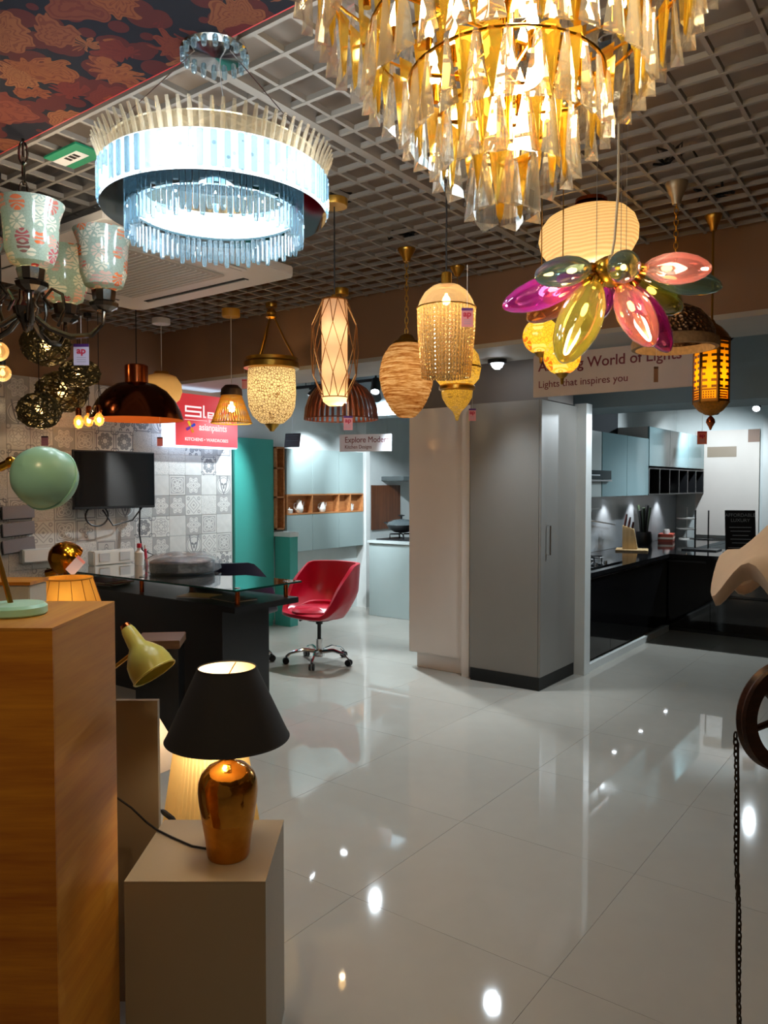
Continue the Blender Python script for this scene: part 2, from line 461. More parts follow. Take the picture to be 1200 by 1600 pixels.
t = thing('tall_cabinet', 'tall grey cabinet with black plinth and chrome handle on its side', 'cabinet', (-2.76, 5.6, 0))
B('body', GREYL, t, -.30, .285, -.32, .35, .10, 2.18)
B('door', GREYL, t, .287, .305, -.32, .35, .10, 2.18, .002)
h = MB().tube([(.306, -.22, 1.02), (.335, -.22, 1.02), (.335, -.22, 1.24), (.306, -.22, 1.24)], .007, 8).build('handle', CHROME, t)
B('plinth', BLKPL, t, -.29, .30, -.325, .34, 0, .10)
t = thing('tall_cabinet', 'tall glossy white cabinet beside the grey one, on a recessed plinth', 'cabinet', (-3.4, 5.65, 0))
B('body', WHITEL, t, -.30, .24, -.27, .3, .13, 2.18)
B('door', WHITEL, t, -.30, .236, -.29, -.272, .13, 2.18, .002)
B('end_panel', WHITEL, t, .24, .31, -.33, .3, 0, 2.18)
B('plinth', WHITEL, t, -.24, .24, -.255, .28, 0, .13)

# base units: run behind the post, then a return towards the right
def base_unit(x0, x1, y0, y1, face, label, nd=2, drawers=False, group=None):
    t = thing('base_cabinet', label, 'cabinet', ((x0 + x1) / 2, (y0 + y1) / 2, 0), 0, group)
    a, b = (x1 - x0) / 2, (y1 - y0) / 2
    ins = .02
    if face == 'x':
        B('body', BLKG, t, -a, a - ins, -b, b, .08, .78)
        for k in range(nd):
            ya = -b + 2 * b * k / nd; yb = -b + 2 * b * (k + 1) / nd
            d = B('door', BLKG, t, a - ins + .001, a, ya + .002, yb - .002, .085, .765, .0015)
            B('grip_rail', STEEL, d, a - .004, a + .001, ya + .01, yb - .01, .757, .765)
        B('plinth', POST, t, -a, a - .05, -b, b, 0, .08)
    else:
        B('body', BLKG, t, -a, a, -b + ins, b, .04, .78)
        zs = (.045, .42, .60, .765) if drawers else (.045, .765)
        for z0, z1 in zip(zs, zs[1:]):
            d = B('drawer' if drawers else 'door', BLKG, t, -a + .002, a - .002, -b, -b + ins - .001, z0, z1 - .006, .0015)
            B('grip_rail', BLKPL, d, -a + .05, a - .05, -b - .003, -b, z1 - .03, z1 - .012)
        B('plinth', BLKPL, t, -a, a, -b + .04, b, 0, .04)
    return t
base_unit(-3.1, -2.41, 6.08, 7.18, 'x', 'glossy black base cabinet under the hob, next to the white post')
base_unit(-3.1, -2.41, 7.18, 8.28, 'x', 'glossy black base cabinet between the hob unit and the inner corner')
base_unit(-3.1, -2.42, 9.2, 11.05, 'x', 'glossy black base cabinet running to the back wall behind the return')
base_unit(-3.1, -1.98, 8.32, 9.18, 'y', 'glossy black base cabinet forming the corner of the return')
base_unit(-1.98, -.9, 8.32, 9.18, 'y', 'glossy black drawer cabinet of the return below the standing black sign', drawers=True)
wt = tag(MB().extr([(-3.11, 6.07), (-2.38, 6.07), (-2.38, 8.27), (-.9, 8.27), (-.9, 9.22), (-2.38, 9.22), (-2.38, 11.08), (-3.11, 11.08)], 'z', .782, .82)
         .build('worktop', GRAN, None), 'polished black granite worktop over the black base cabinets', 'worktop')
# backsplash and wall units on the partition
BSPL = M('grey_backsplash', (150, 156, 160), .25)
struct(B('trim_8', BSPL, None, -3.118, -3.108, 6.07, 11.08, .822, 1.43))
def wall_unit(y0, y1, z0, z1, mat, label, nd=1, d=.36):
    t = thing('wall_cabinet', label, 'cabinet', (-3.1, (y0 + y1) / 2, z0)); b = (y1 - y0) / 2
    B('body', WHITEL, t, 0, d - .02, -b, b, 0, z1 - z0)
    for k in range(nd):
        ya = -b + 2 * b * k / nd; yb = -b + 2 * b * (k + 1) / nd
        B('door', mat, t, d - .019, d, ya + .002, yb - .002, 0, z1 - z0, .002)
    return t
wall_unit(6.1, 7.25, 1.43, 2.06, FROST, 'pale grey wall cabinet above the cooker hood strip', 2)
wall_unit(7.27, 8.68, 1.43, 2.06, TEALG, 'blue-grey glass wall cabinet with the curved light bar below', 2)
wall_unit(8.70, 11.06, 1.76, 2.2, TEALG, 'wide blue tinted glass wall cabinet over the black cubbyholes', 3, .36)
t = thing('cooker_hood', 'slim dark cooker hood panel set into the pale wall cabinet', 'hood', (-2.735, 6.9, 1.60))
B('panel', M('hood_panel', (38, 50, 54), .15), t, 0, .02, -.62, .55, 0, .085)
B('visor', STEEL, t, 0, .028, -.62, .55, -.02, -.005)
HP = M('hood_print', (150, 165, 168), .5)
B('print_line', HP, t, .0202, .0208, -.1, .25, .034, .044)
B('indicator', HP, t, .0202, .0208, -.42, -.36, .038, .052)
t = thing('cubby_shelf', 'black open wall shelf divided into six cubbyholes', 'shelf', (-3.1, 9.88, 1.43))
B('back', BLACK, t, 0, .012, -1.18, 1.18, 0, .31)
B('top', BLACK, t, .012, .36, -1.18, 1.18, .295, .31); B('bottom', BLACK, t, .012, .36, -1.18, 1.18, 0, .015)
for k in range(7):
    y = -1.172 + 2.344 * k / 6
    dv = B('divider', BLACK, t, .012, .352, y - .008, y + .008, .015, .295)
    B('edge_strip', STEEL, dv, .352, .361, y - .006, y + .006, .005, .305)
CERW = M('white_ceramic', (228, 226, 220), .18)
def jug(loc, label, s=1.0, lid=True):
    t = thing('jug', label, 'jug', loc)
    MB().lathe([(0, 0), (.038 * s, 0), (.052 * s, .03 * s), (.054 * s, .06 * s), (.036 * s, .105 * s), (.03 * s, .13 * s), (.034 * s, .145 * s), (.028 * s, .145 * s), (0, .14 * s)], 20).build('body', CERW, t, True)
    MB().tube([(0, -.05 * s, .12 * s), (0, -.085 * s, .11 * s), (0, -.09 * s, .06 * s), (0, -.05 * s, .035 * s)], .006 * s, 6).build('handle', CERW, t, True)
    MB().tube([(0, .045 * s, .06 * s), (0, .075 * s, .09 * s), (0, .085 * s, .135 * s)], [.012 * s, .009 * s, .006 * s], 6).build('spout', CERW, t, True)
    if lid: MB().lathe([(0, .165 * s), (.006 * s, .165 * s), (.008 * s, .158 * s), (.03 * s, .147 * s), (.03 * s, .143 * s)], 16).build('lid', CERW, t, True)
    return t
jug((-2.9, 9.3, 1.446), 'small white figurine jug in the second black cubbyhole', 1.0)
jug((-2.9, 9.75, 1.446), 'white spouted jug in the third black cubbyhole', 1.15)
# under cabinet lamps
for k, (y, w) in enumerate(((7.35, 9), (8.3, 9), (9.2, 9), (10.2, 9))):
    t = thing('under_cabinet_lamp', 'small round lamp under the wall cabinets, %s the white post' % ('first after', 'second after', 'third after', 'last after')[k], 'lamp', (-2.96, y, 1.42), 0, 'lamps under the wall cabinets')
    MB().lathe([(.03, .012), (.035, .012), (.035, 0), (.026, 0), (.026, .006)], 18).build('housing', CHROME, t, True)
    MB().lathe([(0, .004), (.026, .004)], 18).build('lens', LEDC, t)
    l = spot('lamp_beam', (-2.96, y, 1.41), (-3.08, y, .82), w, (.95, .97, 1), 100, .7, .02)
# things on the worktop
ZW = .82
t = thing('gas_hob', 'black gas hob with two wire pan supports near the post', 'hob', (-2.74, 6.75, ZW))
B('plate', BLKG, t, -.26, .26, -.38, .38, 0, .012, .003)
for k in (-1, 1):
    bn = MB().lathe([(0, .035), (.035, .035), (.045, .02), (.045, .012)], 16, (0, k * .19, 0)).build('burner', STEEL, t, True)
    g = MB()
    for a in range(4):
        ca, sa = math.cos(a * PI / 2 + .78), math.sin(a * PI / 2 + .78)
        g.tube([(.13 * ca, k * .19 + .13 * sa, .012), (.13 * ca, k * .19 + .13 * sa, .055), (.03 * ca, k * .19 + .03 * sa, .055)], .006, 5)
    g.ring((0, k * .19, .05), .13, .005, 20, 5).build('pan_support', BLACK, t)
    MB().lathe([(0, .03), (.016, .03), (.018, .012)], 12, (.19, k * .12, 0)).build('knob', STEEL, t, True)
t = thing('mug', 'white mug standing behind the hob beside the post', 'mug', (-2.95, 7.30, ZW))
MB().lathe([(0, 0), (.036, 0), (.04, .1), (.036, .1), (.032, .01), (0, .01)], 18).build('body', CERW, t, True)
MB().tube([(0, .038, .08), (0, .07, .07), (0, .07, .035), (0, .037, .025)], .006, 6).build('handle', CERW, t, True)
# utensil rail
t = thing('utensil_rail', 'steel rail with a ledge and hooks on the backsplash', 'rail', (-3.1, 7.6, 1.1))
B('ledge', STEEL, t, 0, .12, -.42, .3, .19, .21); B('back_plate', STEEL, t, 0, .01, -.42, .3, .15, .19)
MB().cyl((.05, -.42, .13), (.05, .9, .0), .008).build('bar', STEEL, t)
for y in (-.3, .2): MB().tube([(.01, y, .16), (.05, y, .16), (.05, y, .1)], .006, 6).build('bracket', STEEL, t)
for k in range(4):
    y = 7.3 + k * .11
    t = thing('ladle', 'steel ladle hanging on the rail, %s from the post' % ('first', 'second', 'third', 'fourth')[k], 'ladle', (-3.04, y, .88), 0, 'utensils on the rail')
    MB().tube([(0, 0, .06), (0, 0, .3), (.012, 0, .32)], .006, 6).build('handle', STEEL, t)
    MB().lathe([(0, 0), (.02, .006), (.032, .03), (.03, .06), (.028, .06), (.028, .03), (0, .005)], 14).build('bowl', CHROME, t, True)
# knife block
t = thing('knife_block', 'pale wooden knife block on a square board', 'knife block', (-2.86, 8.42, ZW), .3)
KWOOD = WOOD('pale_block_wood', (176, 146, 100), (212, 184, 136), 2)
B('board', KWOOD, t, -.14, .2, -.16, .16, 0, .018, .003)
MB().extr([(-.07, .018), (.09, .018), (.05, .24), (-.07, .28)], 'y', -.055, .055).build('block', KWOOD, t, bevel=.004)
HAND = M('knife_handle', (60, 26, 22), .4)
for k, (x, y, hh) in enumerate(((-.05, -.03, .13), (-.05, .02, .14), (-.01, -.03, .11), (-.01, .02, .12), (.03, 0, .08))):
    z = .27 - (x + .07) * .33
    kn = MB(); kn.M = Matrix.Translation((x, y, z)) @ Matrix.Rotation(.16, 4, 'Y')
    kn.tube([(0, 0, -.004), (0, 0, hh * .5), (0, 0, hh)], [.011, .014, .010], 6).build('knife', HAND, t, True)
# black utensil jar
t = thing('utensil_jar', 'black jar crammed with dark green handled kitchen tools', 'utensil jar', (-2.98, 9.3, ZW))
MB().lathe([(0, 0), (.085, 0), (.1, .05), (.085, .16), (.08, .16), (.08, .02), (0, .02)], 20).build('jar', BLACK, t, True)
GRNH = M('dark_green_handle', (34, 48, 30), .45)
for k in range(9):
    a = k * .7; rr = .05 if k else 0
    MB().tube([(rr * .5 * math.cos(a), rr * .5 * math.sin(a), .03), (rr * math.cos(a), rr * math.sin(a), .3), (rr * 1.4 * math.cos(a), rr * 1.4 * math.sin(a), .42 + .03 * (k % 3))], [.01, .014, .02], 6).build('tool', GRNH if k % 2 else BLACK, t, True)
# red boxes and bowls
t = thing('spice_box', 'low red and orange spice box beside the utensil jar', 'box', (-2.95, 10.1, ZW), .2)
B('box', M('red_box', (176, 74, 56), .4), t, -.09, .09, -.16, .16, 0, .10, .006)
B('band', M('box_band', (226, 206, 186), .4), t, -.092, .092, -.162, .162, .035, .06)
for k in range(3): MB().lathe([(0, .15), (.03, .15), (.035, .12), (.035, .1)], 14, (0, -.1 + .1 * k, 0)).build('jar_cap', CERW, t, True)
t = thing('dish_rack', 'two tier white wire stand against the back wall', 'stand', (-2.86, 10.7, ZW))
MB().cyl((0, 0, 0), (0, 0, .42), .006).build('stem', CHROME, t)
for z in (.12, .26): MB().lathe([(0, z), (.11, z + .004), (.13, z + .02), (.13, z + .026), (0, z + .01)], 24).build('tray', CERW, t, True)
MB().lathe([(0, 0), (.1, 0), (.1, .012), (0, .012)], 24).build('base', CERW, t, True)
t = thing('towel_stand', 'black counter stand with two upright rods on a flat base', 'stand', (-2.25, 8.95, ZW))
B('base', BLACK, t, -.17, .2, -.11, .16, 0, .014, .003)
B('shelf', BLACK, t, -.13, .12, .07, .17, .11, .12)
for x in (-.08, .06): MB().cyl((x, .12, .01), (x, .12, .44), .008).build('rod', BLACK, t)
# standing sign
t = thing('counter_sign', 'black slanted sign with pale lettering standing on the granite return', 'sign', (-1.78, 8.72, ZW), .45)
sg = MB(); sg.M = Matrix.Rotation(-.12, 4, 'X')
sg.box(-.15, .15, -.008, .004, 0, .46).build('board', BLACK, t, bevel=.002)
B('foot', BLACK, t, -.15, .15, -.05, .12, 0, .012)
SP = M('sign_print', (176, 178, 180), .6)
for (w_, z) in ((.11, .275), (.10, .235), (.08, .19), (.10, .15), (.085, .11), (.125, .06)):
    pl = MB(); pl.M = Matrix.Rotation(-.12, 4, 'X')
    pl.box(-w_, w_, -.0088, -.0081, z, z + .007).build('print_line', SP, t)
for k, (s, z, sz) in enumerate((('AFFORDABLE', .39, .05), ('LUXURY', .335, .05))):
    text('lettering', s, sz, SP, t, (0, -.0095 + z * .12, z), (PI / 2 - .12, 0, 0), 'CENTER', .0005)
# tall white glossy panel and small boards on the back wall
t = thing('wall_panel', 'tall glossy white panel on the back wall with a brown corner sample', 'panel', (-2.35, 11.08, .86))
B('sheet', WHITEL, t, -.5, .30, -.015, .015, 0, 1.42)
B('sample_strip', M('beige_sample', (150, 132, 112), .5), t, -.35, .02, -.019, -.0155, 1.06, 1.2)
B('sample_square', M('brown_sample', (120, 84, 58), .5), t, .16, .30, -.019, -.0155, 1.25, 1.42)

# ================================================================== LEFT KITCHEN
TEAL = M('teal_laminate', (66, 158, 146), .35, var=.03)
GREYD = M('grey_green_door', (150, 166, 164), .3, var=.03)
OAK = WOOD('oak_shelf', (150, 92, 50), (196, 136, 84), 1)
t = thing('tall_unit', 'tall teal kitchen unit standing beside the tiled wall', 'cabinet', (-6.0, 5.77, 0))
B('body', TEAL, t, -.04, .02, -.29, .28, .06, 2.04, .003)
B('plinth', TEAL, t, -.04, .01, -.28, .27, 0, .06)
t = thing('open_shelf', 'narrow open oak shelf beside the teal unit', 'shelf', (-6.0, 6.115, 0))
B('back', OAK, t, -.05, -.035, -.06, .075, 1.05, 1.96)
for z in (1.05, 1.4, 1.72, 1.945): B('shelf_board', OAK, t, -.035, .05, -.06, .075, z, z + .018)
for y in (-.06, .06): B('side', OAK, t, -.035, .05, y, y + .015, 1.05, 1.96)
t = thing('counter', 'teal counter with a pale worktop below the oak shelf', 'counter', (-5.86, 6.18, 0))
B('body', TEAL, t, -.13, .10, -.11, .015, 0, .98, .002)
B('worktop', PALEW, t, -.14, .115, -.12, .02, .98, 1.03, .003)
t = thing('display_cabinet', 'grey-green wall cabinet block with a wooden niche through its middle', 'cabinet', (-6.0, 6.9, .79))
for k, (ya, yb) in enumerate(((-.69, -.26), (-.26, .22), (.22, .69))):
    B('door', GREYD, t, .0, .06, ya + .003, yb - .003, .0, .42, .002)
    B('door', GREYD, t, .0, .06, ya + .003, yb - .003, .65, 1.16, .002)
ni = B('niche', OAK, t, -.04, -.03, -.69, .69, .42, .65)
for z in (.42, .635): B('shelf_board', OAK, ni, -.03, .062, -.69, .69, z, z + .015)
for y in (-.69, -.27, .21, .43, .676): B('divider', OAK, ni, -.03, .062, y, y + .014, .435, .635)
jug((-5.985, 6.46, .79 + .436), 'white lidded teapot in the first wooden niche', .95)
jug((-5.985, 6.86, .79 + .436), 'round white jug in the second wooden niche', .82, False)
t = thing('sugar_bowl', 'tiny white pot beside the teapot in the niche', 'pot', (-5.975, 6.29, .79 + .436))
MB().lathe([(0, 0), (.035, 0), (.04, .04), (.036, .045), (0, .05)], 16).build('body', CERW, t, True)
MB().ell((0, 0, .055), .008).build('knob', CERW, t, True)
jug((-5.985, 7.40, .79 + .436), 'small white cup with a handle in the last wooden niche', .6, False)
# island with hob and wok
ISL = M('pale_island_laminate', (168, 182, 180), .3, var=.03)
t = thing('kitchen_island', 'pale grey kitchen island counter behind the red chair', 'counter', (-4.5, 7.55, 0))
B('body', ISL, t, -1.04, 1.1, -.36, .34, .0, .86, .003)
B('worktop', M('island_top', (196, 204, 202), .2), t, -1.06, 1.1, -.38, .36, .86, .89, .003)
t = thing('gas_stove', 'black gas stove set on the pale island', 'hob', (-5.12, 7.5, .89))
B('plate', BLACK, t, -.4, .36, -.2, .25, 0, .012, .003)
g = MB()
for a in range(4):
    ca, sa = math.cos(a * PI / 2 + .78), math.sin(a * PI / 2 + .78)
    g.tube([(-.17 + .14 * ca, .14 * sa, .012), (-.17 + .14 * ca, .14 * sa, .07), (-.17 + .03 * ca, .03 * sa, .07)], .01, 5)
g.build('pan_support', BLACK, t)
t = thing('wok', 'dark covered wok with side handles on the island stove', 'wok', (-5.29, 7.5, .97))
MB().lathe([(0, 0), (.08, .01), (.15, .05), (.18, .10), (.175, .10), (0, .03)], 28).build('pan', BLACK, t, True)
MB().lathe([(.178, .10), (.16, .13), (.09, .16), (0, .17)], 28).build('lid', M('smoked_lid', (70, 78, 80), .12), t, True)
MB().lathe([(.012, .165), (.012, .2), (.04, .205), (.04, .215), (0, .22)], 14).build('knob', BLACK, t, True)
for s in (-1, 1): MB().tube([(s * .17, -.04, .1), (s * .23, -.035, .12), (s * .23, .035, .12), (s * .17, .04, .1)], .008, 6).build('handle', BLACK, t, True)
t = thing('wall_board', 'dark brown wooden panel on the rear kitchen wall', 'panel', (-6.75 + .05, 9.38, .88))
DWOOD = WOOD('dark_walnut', (74, 40, 22), (122, 70, 38), 2)
pB = pt(602, 792, 11.3)
t.location = (-6.045, 8.21, .96)
B('board', DWOOD, t, -.012, .012, -.31, .31, 0, .58, .002)
for y in (-.31, .295): B('edging', DWOOD, t, .0125, .016, y, y + .015, 0, .58)
pH = pt(626, 749, 10.9)
t = thing('cooker_hood', 'flat dark cooker hood above the walnut panel', 'hood', (-5.88, 8.55, 1.60))
B('visor', M('hood_grey', (96, 104, 104), .3), t, -.18, .18, -.42, .4, 0, .055, .003)
B('filter', STEEL, t, -.15, .15, -.36, .34, -.006, -.001)

# ================================================================== TV, DESK, CHAIRS
t = thing('television', 'black flat television mounted on the patterned tile wall', 'television', (-5.88, 4.0, 1.34))
B('back_housing', BLACK, t, -.06, -.01, -.36, .36, .04, .42, .01)
B('bezel', BLACK, t, -.012, .012, -.405, .405, 0, .50, .004)
B('screen', M('tv_screen', (10, 14, 18), .06, spec=.5), t, .0122, .0135, -.395, .395, .022, .488)
B('wall_bracket', BLACKM, t, -.118, -.06, -.1, .1, .15, .35)
t = thing('television_cable', 'looped black cables dangling below the television', 'cable', (-5.95, 4.0, .9))
MB().tube([(0.02, -.15 + .11 * math.sin(s), .38 + .09 * math.cos(s)) for s in [k * .4 for k in range(32)]], .007, 6).build('loop', BLACKM, t, True)
MB().tube([(.03, -.1, .43), (.03, .0, .29), (.03, .2, .33), (.03, .3, .44)], .007, 6).build('lead', BLACKM, t, True)
MB().tube([(.03, .28, .46), (.03, .27, .2), (.03, .3, .05), (.03, .42, .0), (.03, .3, -.05), (.03, .2, -.08), (.03, .12, -.14)], .008, 6).build('drop', BLACKM, t, True)
MB().tube([(.03, .3, .05), (.03, .2, -.02), (.03, .36, .04), (.03, .24, -.06), (.03, .3, .03)], .008, 6).build('knot', BLACKM, t, True)
# reception desk
DESK = M('black_desk_laminate', (26, 26, 28), .3)
t = thing('reception_desk', 'black reception desk with a raised glass top beside the tiled wall', 'desk', (-4.85, 3.72, 0))
B('top', DESK, t, -1.14, 1.12, -.31, .30, .71, .75, .003)
B('front_panel', DESK, t, -1.14, .82, -.22, -.19, .0, .71)
B('end_panel', DESK, t, .82, .90, -.22, .22, .0, .71)
B('side_panel', DESK, t, -1.14, -1.10, -.19, .22, .0, .71)
dr = B('drawer_unit', DESK, t, .35, .82, -.18, .2, .08, .70)
for k in range(3):
    d = B('drawer', DESK, dr, .36, .81, .2, .215, .1 + .2 * k, .28 + .2 * k)
    MB().cyl((.5, .225, .2 + .2 * k), (.66, .225, .2 + .2 * k), .006).build('handle', STEEL, d) if False else None
DG = THIN('desk_glass', (196, 226, 220), .02, 1.6)
gp = B('glass_top', DG, t, -1.14, 1.12, -.30, .33, .85, .862)
B('glass_edge', M('green_glass_edge', (20, 60, 52), .1), gp, -1.14, 1.121, -.302, -.2995, .85, .862)
B('glass_edge', M('green_glass_edge', (20, 60, 52), .1), gp, 1.1195, 1.122, -.30, .33, .85, .862)
for (x, y) in ((1.05, -.22), (1.05, .24), (.02, -.22), (.02, .24), (-1.0, -.22), (-1.0, .24)):
    st = MB().cyl((x, y, .75), (x, y, .85), .016, n=14).build('standoff', COPPER, t, True)
    MB().lathe([(0, .868), (.018, .867), (.02, .862)], 14, (x, y, 0)).build('cap', STEEL, st, True)
# papers and brochures on the desk
def brochure(loc, rz, cols, label, w=.3, d=.21):
    t = thing('brochure', label, 'brochure', loc, rz)
    B('pages', M('paper_page', (214, 206, 196), .6), t, -w / 2, w / 2, -d / 2, d / 2, .0, .008)
    B('cover', M('cover_%d' % cols[0], cols, .35), t, -w / 2 - .002, w / 2 + .002, -d / 2 - .002, d / 2 + .002, .008, .011)
    return t
zt = .751
brochure((-5.45, 3.62, zt), .15, (120, 44, 44), 'dark red brochure lowest in the pile under the glass')
brochure((-5.42, 3.63, zt + .0115), .3, (150, 70, 66), 'brick red brochure in the middle of the pile under the glass')
brochure((-5.46, 3.60, zt + .023), .05, (96, 30, 34), 'maroon brochure topping the pile under the glass')
brochure((-4.30, 3.6, zt), .35, (196, 150, 110), 'tan open brochure on the desk near its copper standoff', .26, .18)
brochure((-4.02, 3.66, zt), -.15, (70, 66, 70), 'dark folder on the desk beside the tan brochure', .3, .2)
# packed crystal light on the glass
t = thing('wrapped_package', 'round dark lamp part wrapped in crinkled clear plastic on the glass', 'package', (-4.86, 3.90, .863))
MB().lathe([(0, 0), (.24, 0), (.25, .02), (.25, .085), (.22, .1), (0, .1)], 32).build('core', M('dark_package', (44, 48, 52), .4, var=.6, vs=14), t, True)
w = MB().lathe([(0, .0), (.26, .0), (.29, .02), (.285, .1), (.2, .135), (.07, .14), (0, .15)], 40, fn=lambda r, z, a: (r * (1 + .05 * math.sin(7 * a + 20 * z) + .03 * math.sin(13 * a)), z * (1 + .1 * math.sin(5 * a)) + .0005))
n = NT('crinkled_wrap'); t1 = n.n('BsdfTransparent'); t1.inputs[0].default_value = (.92, .95, .97, 1)
gl = n.n('BsdfGlossy'); gl.inputs[1].default_value = .12; n.set(gl.inputs['Normal'], n.bump(n.noise(n.coord(), 26, 4), .03, 1))
df = n.n('BsdfDiffuse'); n.set(df.inputs[0], (.75, .82, .86))
WRAP = n.done(n.mixs(n.m('MULTIPLY', n.noise(n.coord(), 18, 4), .55), t1.outputs[0], n.mixs(.5, gl.outputs[0], df.outputs[0])))
w.build('wrap', WRAP, t, True)
t = thing('spray_bottle', 'white bottle with a red cap on the glass by the tiles', 'bottle', (-5.55, 4.0, .863))
MB().lathe([(0, 0), (.038, 0), (.04, .02), (.04, .11), (.018, .13), (.015, .15), (0, .15)], 18).build('body', CERW, t, True)
MB().lathe([(.017, .15), (.02, .15), (.02, .185), (0, .188)], 14).build('cap', M('red_cap', (196, 40, 60), .35), t, True)
t = thing('marker_pen', 'red marker pen standing upright next to the white bottle', 'pen', (-5.42, 3.98, .863))
MB().cyl((0, 0, 0), (0, -.015, .15), .011, n=10).build('barrel', M('pink_marker', (206, 60, 90), .35), t, True)
MB().cyl((0, -.015, .15), (0, -.018, .18), .009, n=10).build('cap', CERW, t, True)
t = thing('socket_box', 'white cable socket box on the desk against the tiles', 'socket', (-5.86, 3.94, .863))
B('box', CERW, t, -.05, .05, -.2, .2, 0, .12, .008)
for y in (-.1, .1): B('socket', M('socket_face', (196, 198, 198), .4), t, .0505, .055, y - .05, y + .05, .03, .1)
t = thing('wall_socket_strip', 'long pale trunking box on the tiles above the desk edge', 'trunking', (-5.975, 3.45, .92))
B('box', PALEW, t, -.02, .04, -.26, .2, 0, .11, .004)
B('lid', WHITEP, t, .041, .046, -.25, .19, .01, .10)

def shell_chair(label, loc, rz, mat, armless=False):
    t = thing('swivel_chair', label, 'chair', loc, rz)
    # moulded tub: seat, back and arms in one shell; faces -Y
    def prof(a):                      # a: 0 front ... PI back
        b = (1 - math.cos(a)) / 2
        return b
    vs_o, fs = [], []
    NA, NZ = 40, 9
    for layer in (0, 1):
        th = .0 if layer == 0 else .035
        for i in range(NA):
            a = 2 * PI * i / NA
            b = (1 - math.cos(a)) / 2              # 0 at the front, 1 at the back
            e = min(1, max(0, (b - .12) / .6)); e = e * e * (3 - 2 * e)
            hh = .05 + .41 * e
            for k in range(NZ):
                s = k / (NZ - 1)
                rw = .20 + .125 * min(1, s * 2.2) ** .8 - .03 * max(0, s - .6) - th * (1 if s > .12 else 0)
                rd = .20 + .07 * min(1, s * 2.2) ** .8 + (.09 * s * b) - th * (1 if s > .12 else 0)
                sa, ca = math.sin(a), math.cos(a); ex = .78
                x = rw * abs(sa) ** ex * (1 if sa >= 0 else -1); y = -rd * abs(ca) ** ex * (1 if ca >= 0 else -1)
                z = .40 + s * hh + (.05 if layer == 1 and s < .15 else 0)
                if layer == 1: z = max(z, .46)
                vs_o.append((x, y, z))
    L = NA * NZ
    for i in range(NA):
        j = (i + 1) % NA
        for k in range(NZ - 1):
            fs.append((i * NZ + k, j * NZ + k, j * NZ + k + 1, i * NZ + k + 1))
            fs.append((L + i * NZ + k, L + i * NZ + k + 1, L + j * NZ + k + 1, L + j * NZ + k))
        fs.append((i * NZ + NZ - 1, j * NZ + NZ - 1, L + j * NZ + NZ - 1, L + i * NZ + NZ - 1))
    fs.append(tuple(i * NZ for i in range(NA))); fs.append(tuple(L + i * NZ for i in range(NA)))
    sh = MB().add(vs_o, fs).build('shell', mat, t, True)
    MB().lathe([(0, .0), (.19, .0), (.215, .018), (.215, .035), (.19, .055), (0, .06)], 28, (0, -.035, .435), lambda r, z, a: (r * (1 + .07 * math.cos(4 * a) * .5), z)).build('seat_cushion', mat, t, True)
    MB().lathe([(0, .40), (.11, .40), (.11, .375), (.03, .36), (.03, .34)], 16).build('seat_plate', BLACK, t, True)
    MB().cyl((0, 0, .20), (0, 0, .36), .017).build('piston', BLACK, t, True)
    MB().cyl((0, 0, .08), (0, 0, .21), .028).build('column', CHROME, t, True)
    MB().tube([(.0, 0, .37), (-.16, -.03, .37), (-.21, -.04, .35)], [.006, .006, .012], 6).build('lever', BLACK, t, True)
    MB().lathe([(0, .12), (.04, .12), (.045, .09), (.045, .06), (0, .06)], 16).build('hub', CHROME, t, True)
    for k in range(5):
        a = 2 * PI * k / 5 + .3
        c, s = math.cos(a), math.sin(a)
        lg = MB().tube([(.03 * c, .03 * s, .10), (.14 * c, .14 * s, .12), (.25 * c, .25 * s, .095), (.29 * c, .29 * s, .06)], [.018, .016, .013, .011], 8).build('leg', CHROME, t, True)
        for o in (-.014, .014):
            MB().cyl((.29 * c - s * (o - .007), .29 * s + c * (o - .007), .028), (.29 * c - s * (o + .007), .29 * s + c * (o + .007), .028), .028, n=14).build('caster', BLACK, lg, True)
    return t
REDL = M('red_leather', (178, 12, 42), .32, var=.05, spec=.5)
NAVY = M('navy_leather', (34, 30, 52), .4, var=.05)
shell_chair('red leather swivel tub chair with chrome star base', (-4.40, 5.0, 0), YAW - .75, REDL)
shell_chair('dark navy swivel chair half hidden behind the desk', (-4.93, 4.53, 0), YAW + 2.6, NAVY).scale = (1.06, 1.06, 1.06)

# ================================================================== SIGNS
t = thing('light_box_sign', 'red illuminated shop sign with white lettering and a glowing edge', 'sign', (-5.84, 4.97, 1.905))
REDS = NT('lit_red_face'); REDS = REDS.done(REDS.bsdf(lin((214, 60, 66)), .3, emit=lin((220, 58, 64)), es=.55))
WHS = EM('lit_white_edge', (206, 224, 255), 2.6)
WHT = EM('lit_white_letter', (255, 240, 240), .95)
B('box', WHS, t, -.153, .03, -.39, .39, 0, .5, .003)
B('face', REDS, t, .031, .036, -.375, .39, .012, .5)
def block_letter(rects, y0, z0):
    m = MB()
    for (a, b, c_, d_) in rects: m.box(.0362, .0385, y0 + a, y0 + b, z0 + c_, z0 + d_)
    return m.build('lettering', WHT, t)
q_ = .017
block_letter([(0, .195, .086, .086 + q_), (0, q_, .043, .1), (0, .195, .043, .043 + q_), (.195 - q_, .195, 0, .06), (0, .195, 0, q_)], -.265, .285)
block_letter([(0, q_, 0, .118), (0, .035, 0, q_ * .8)], -.05, .285)
for y_ in (.005, .1): block_letter([(0, .08, .046, .046 + q_ * .8), (0, q_ * .9, 0, .058), (.08 - q_ * .9, .08, .02, .058), (0, .08, .02, .02 + q_ * .7), (0, .08, 0, q_ * .7)], y_, .285)
block_letter([(0, q_, 0, .11), (q_, .05, .024, .04), (.05, .075, .036, .058), (.05, .075, 0, .026)], .2, .285)
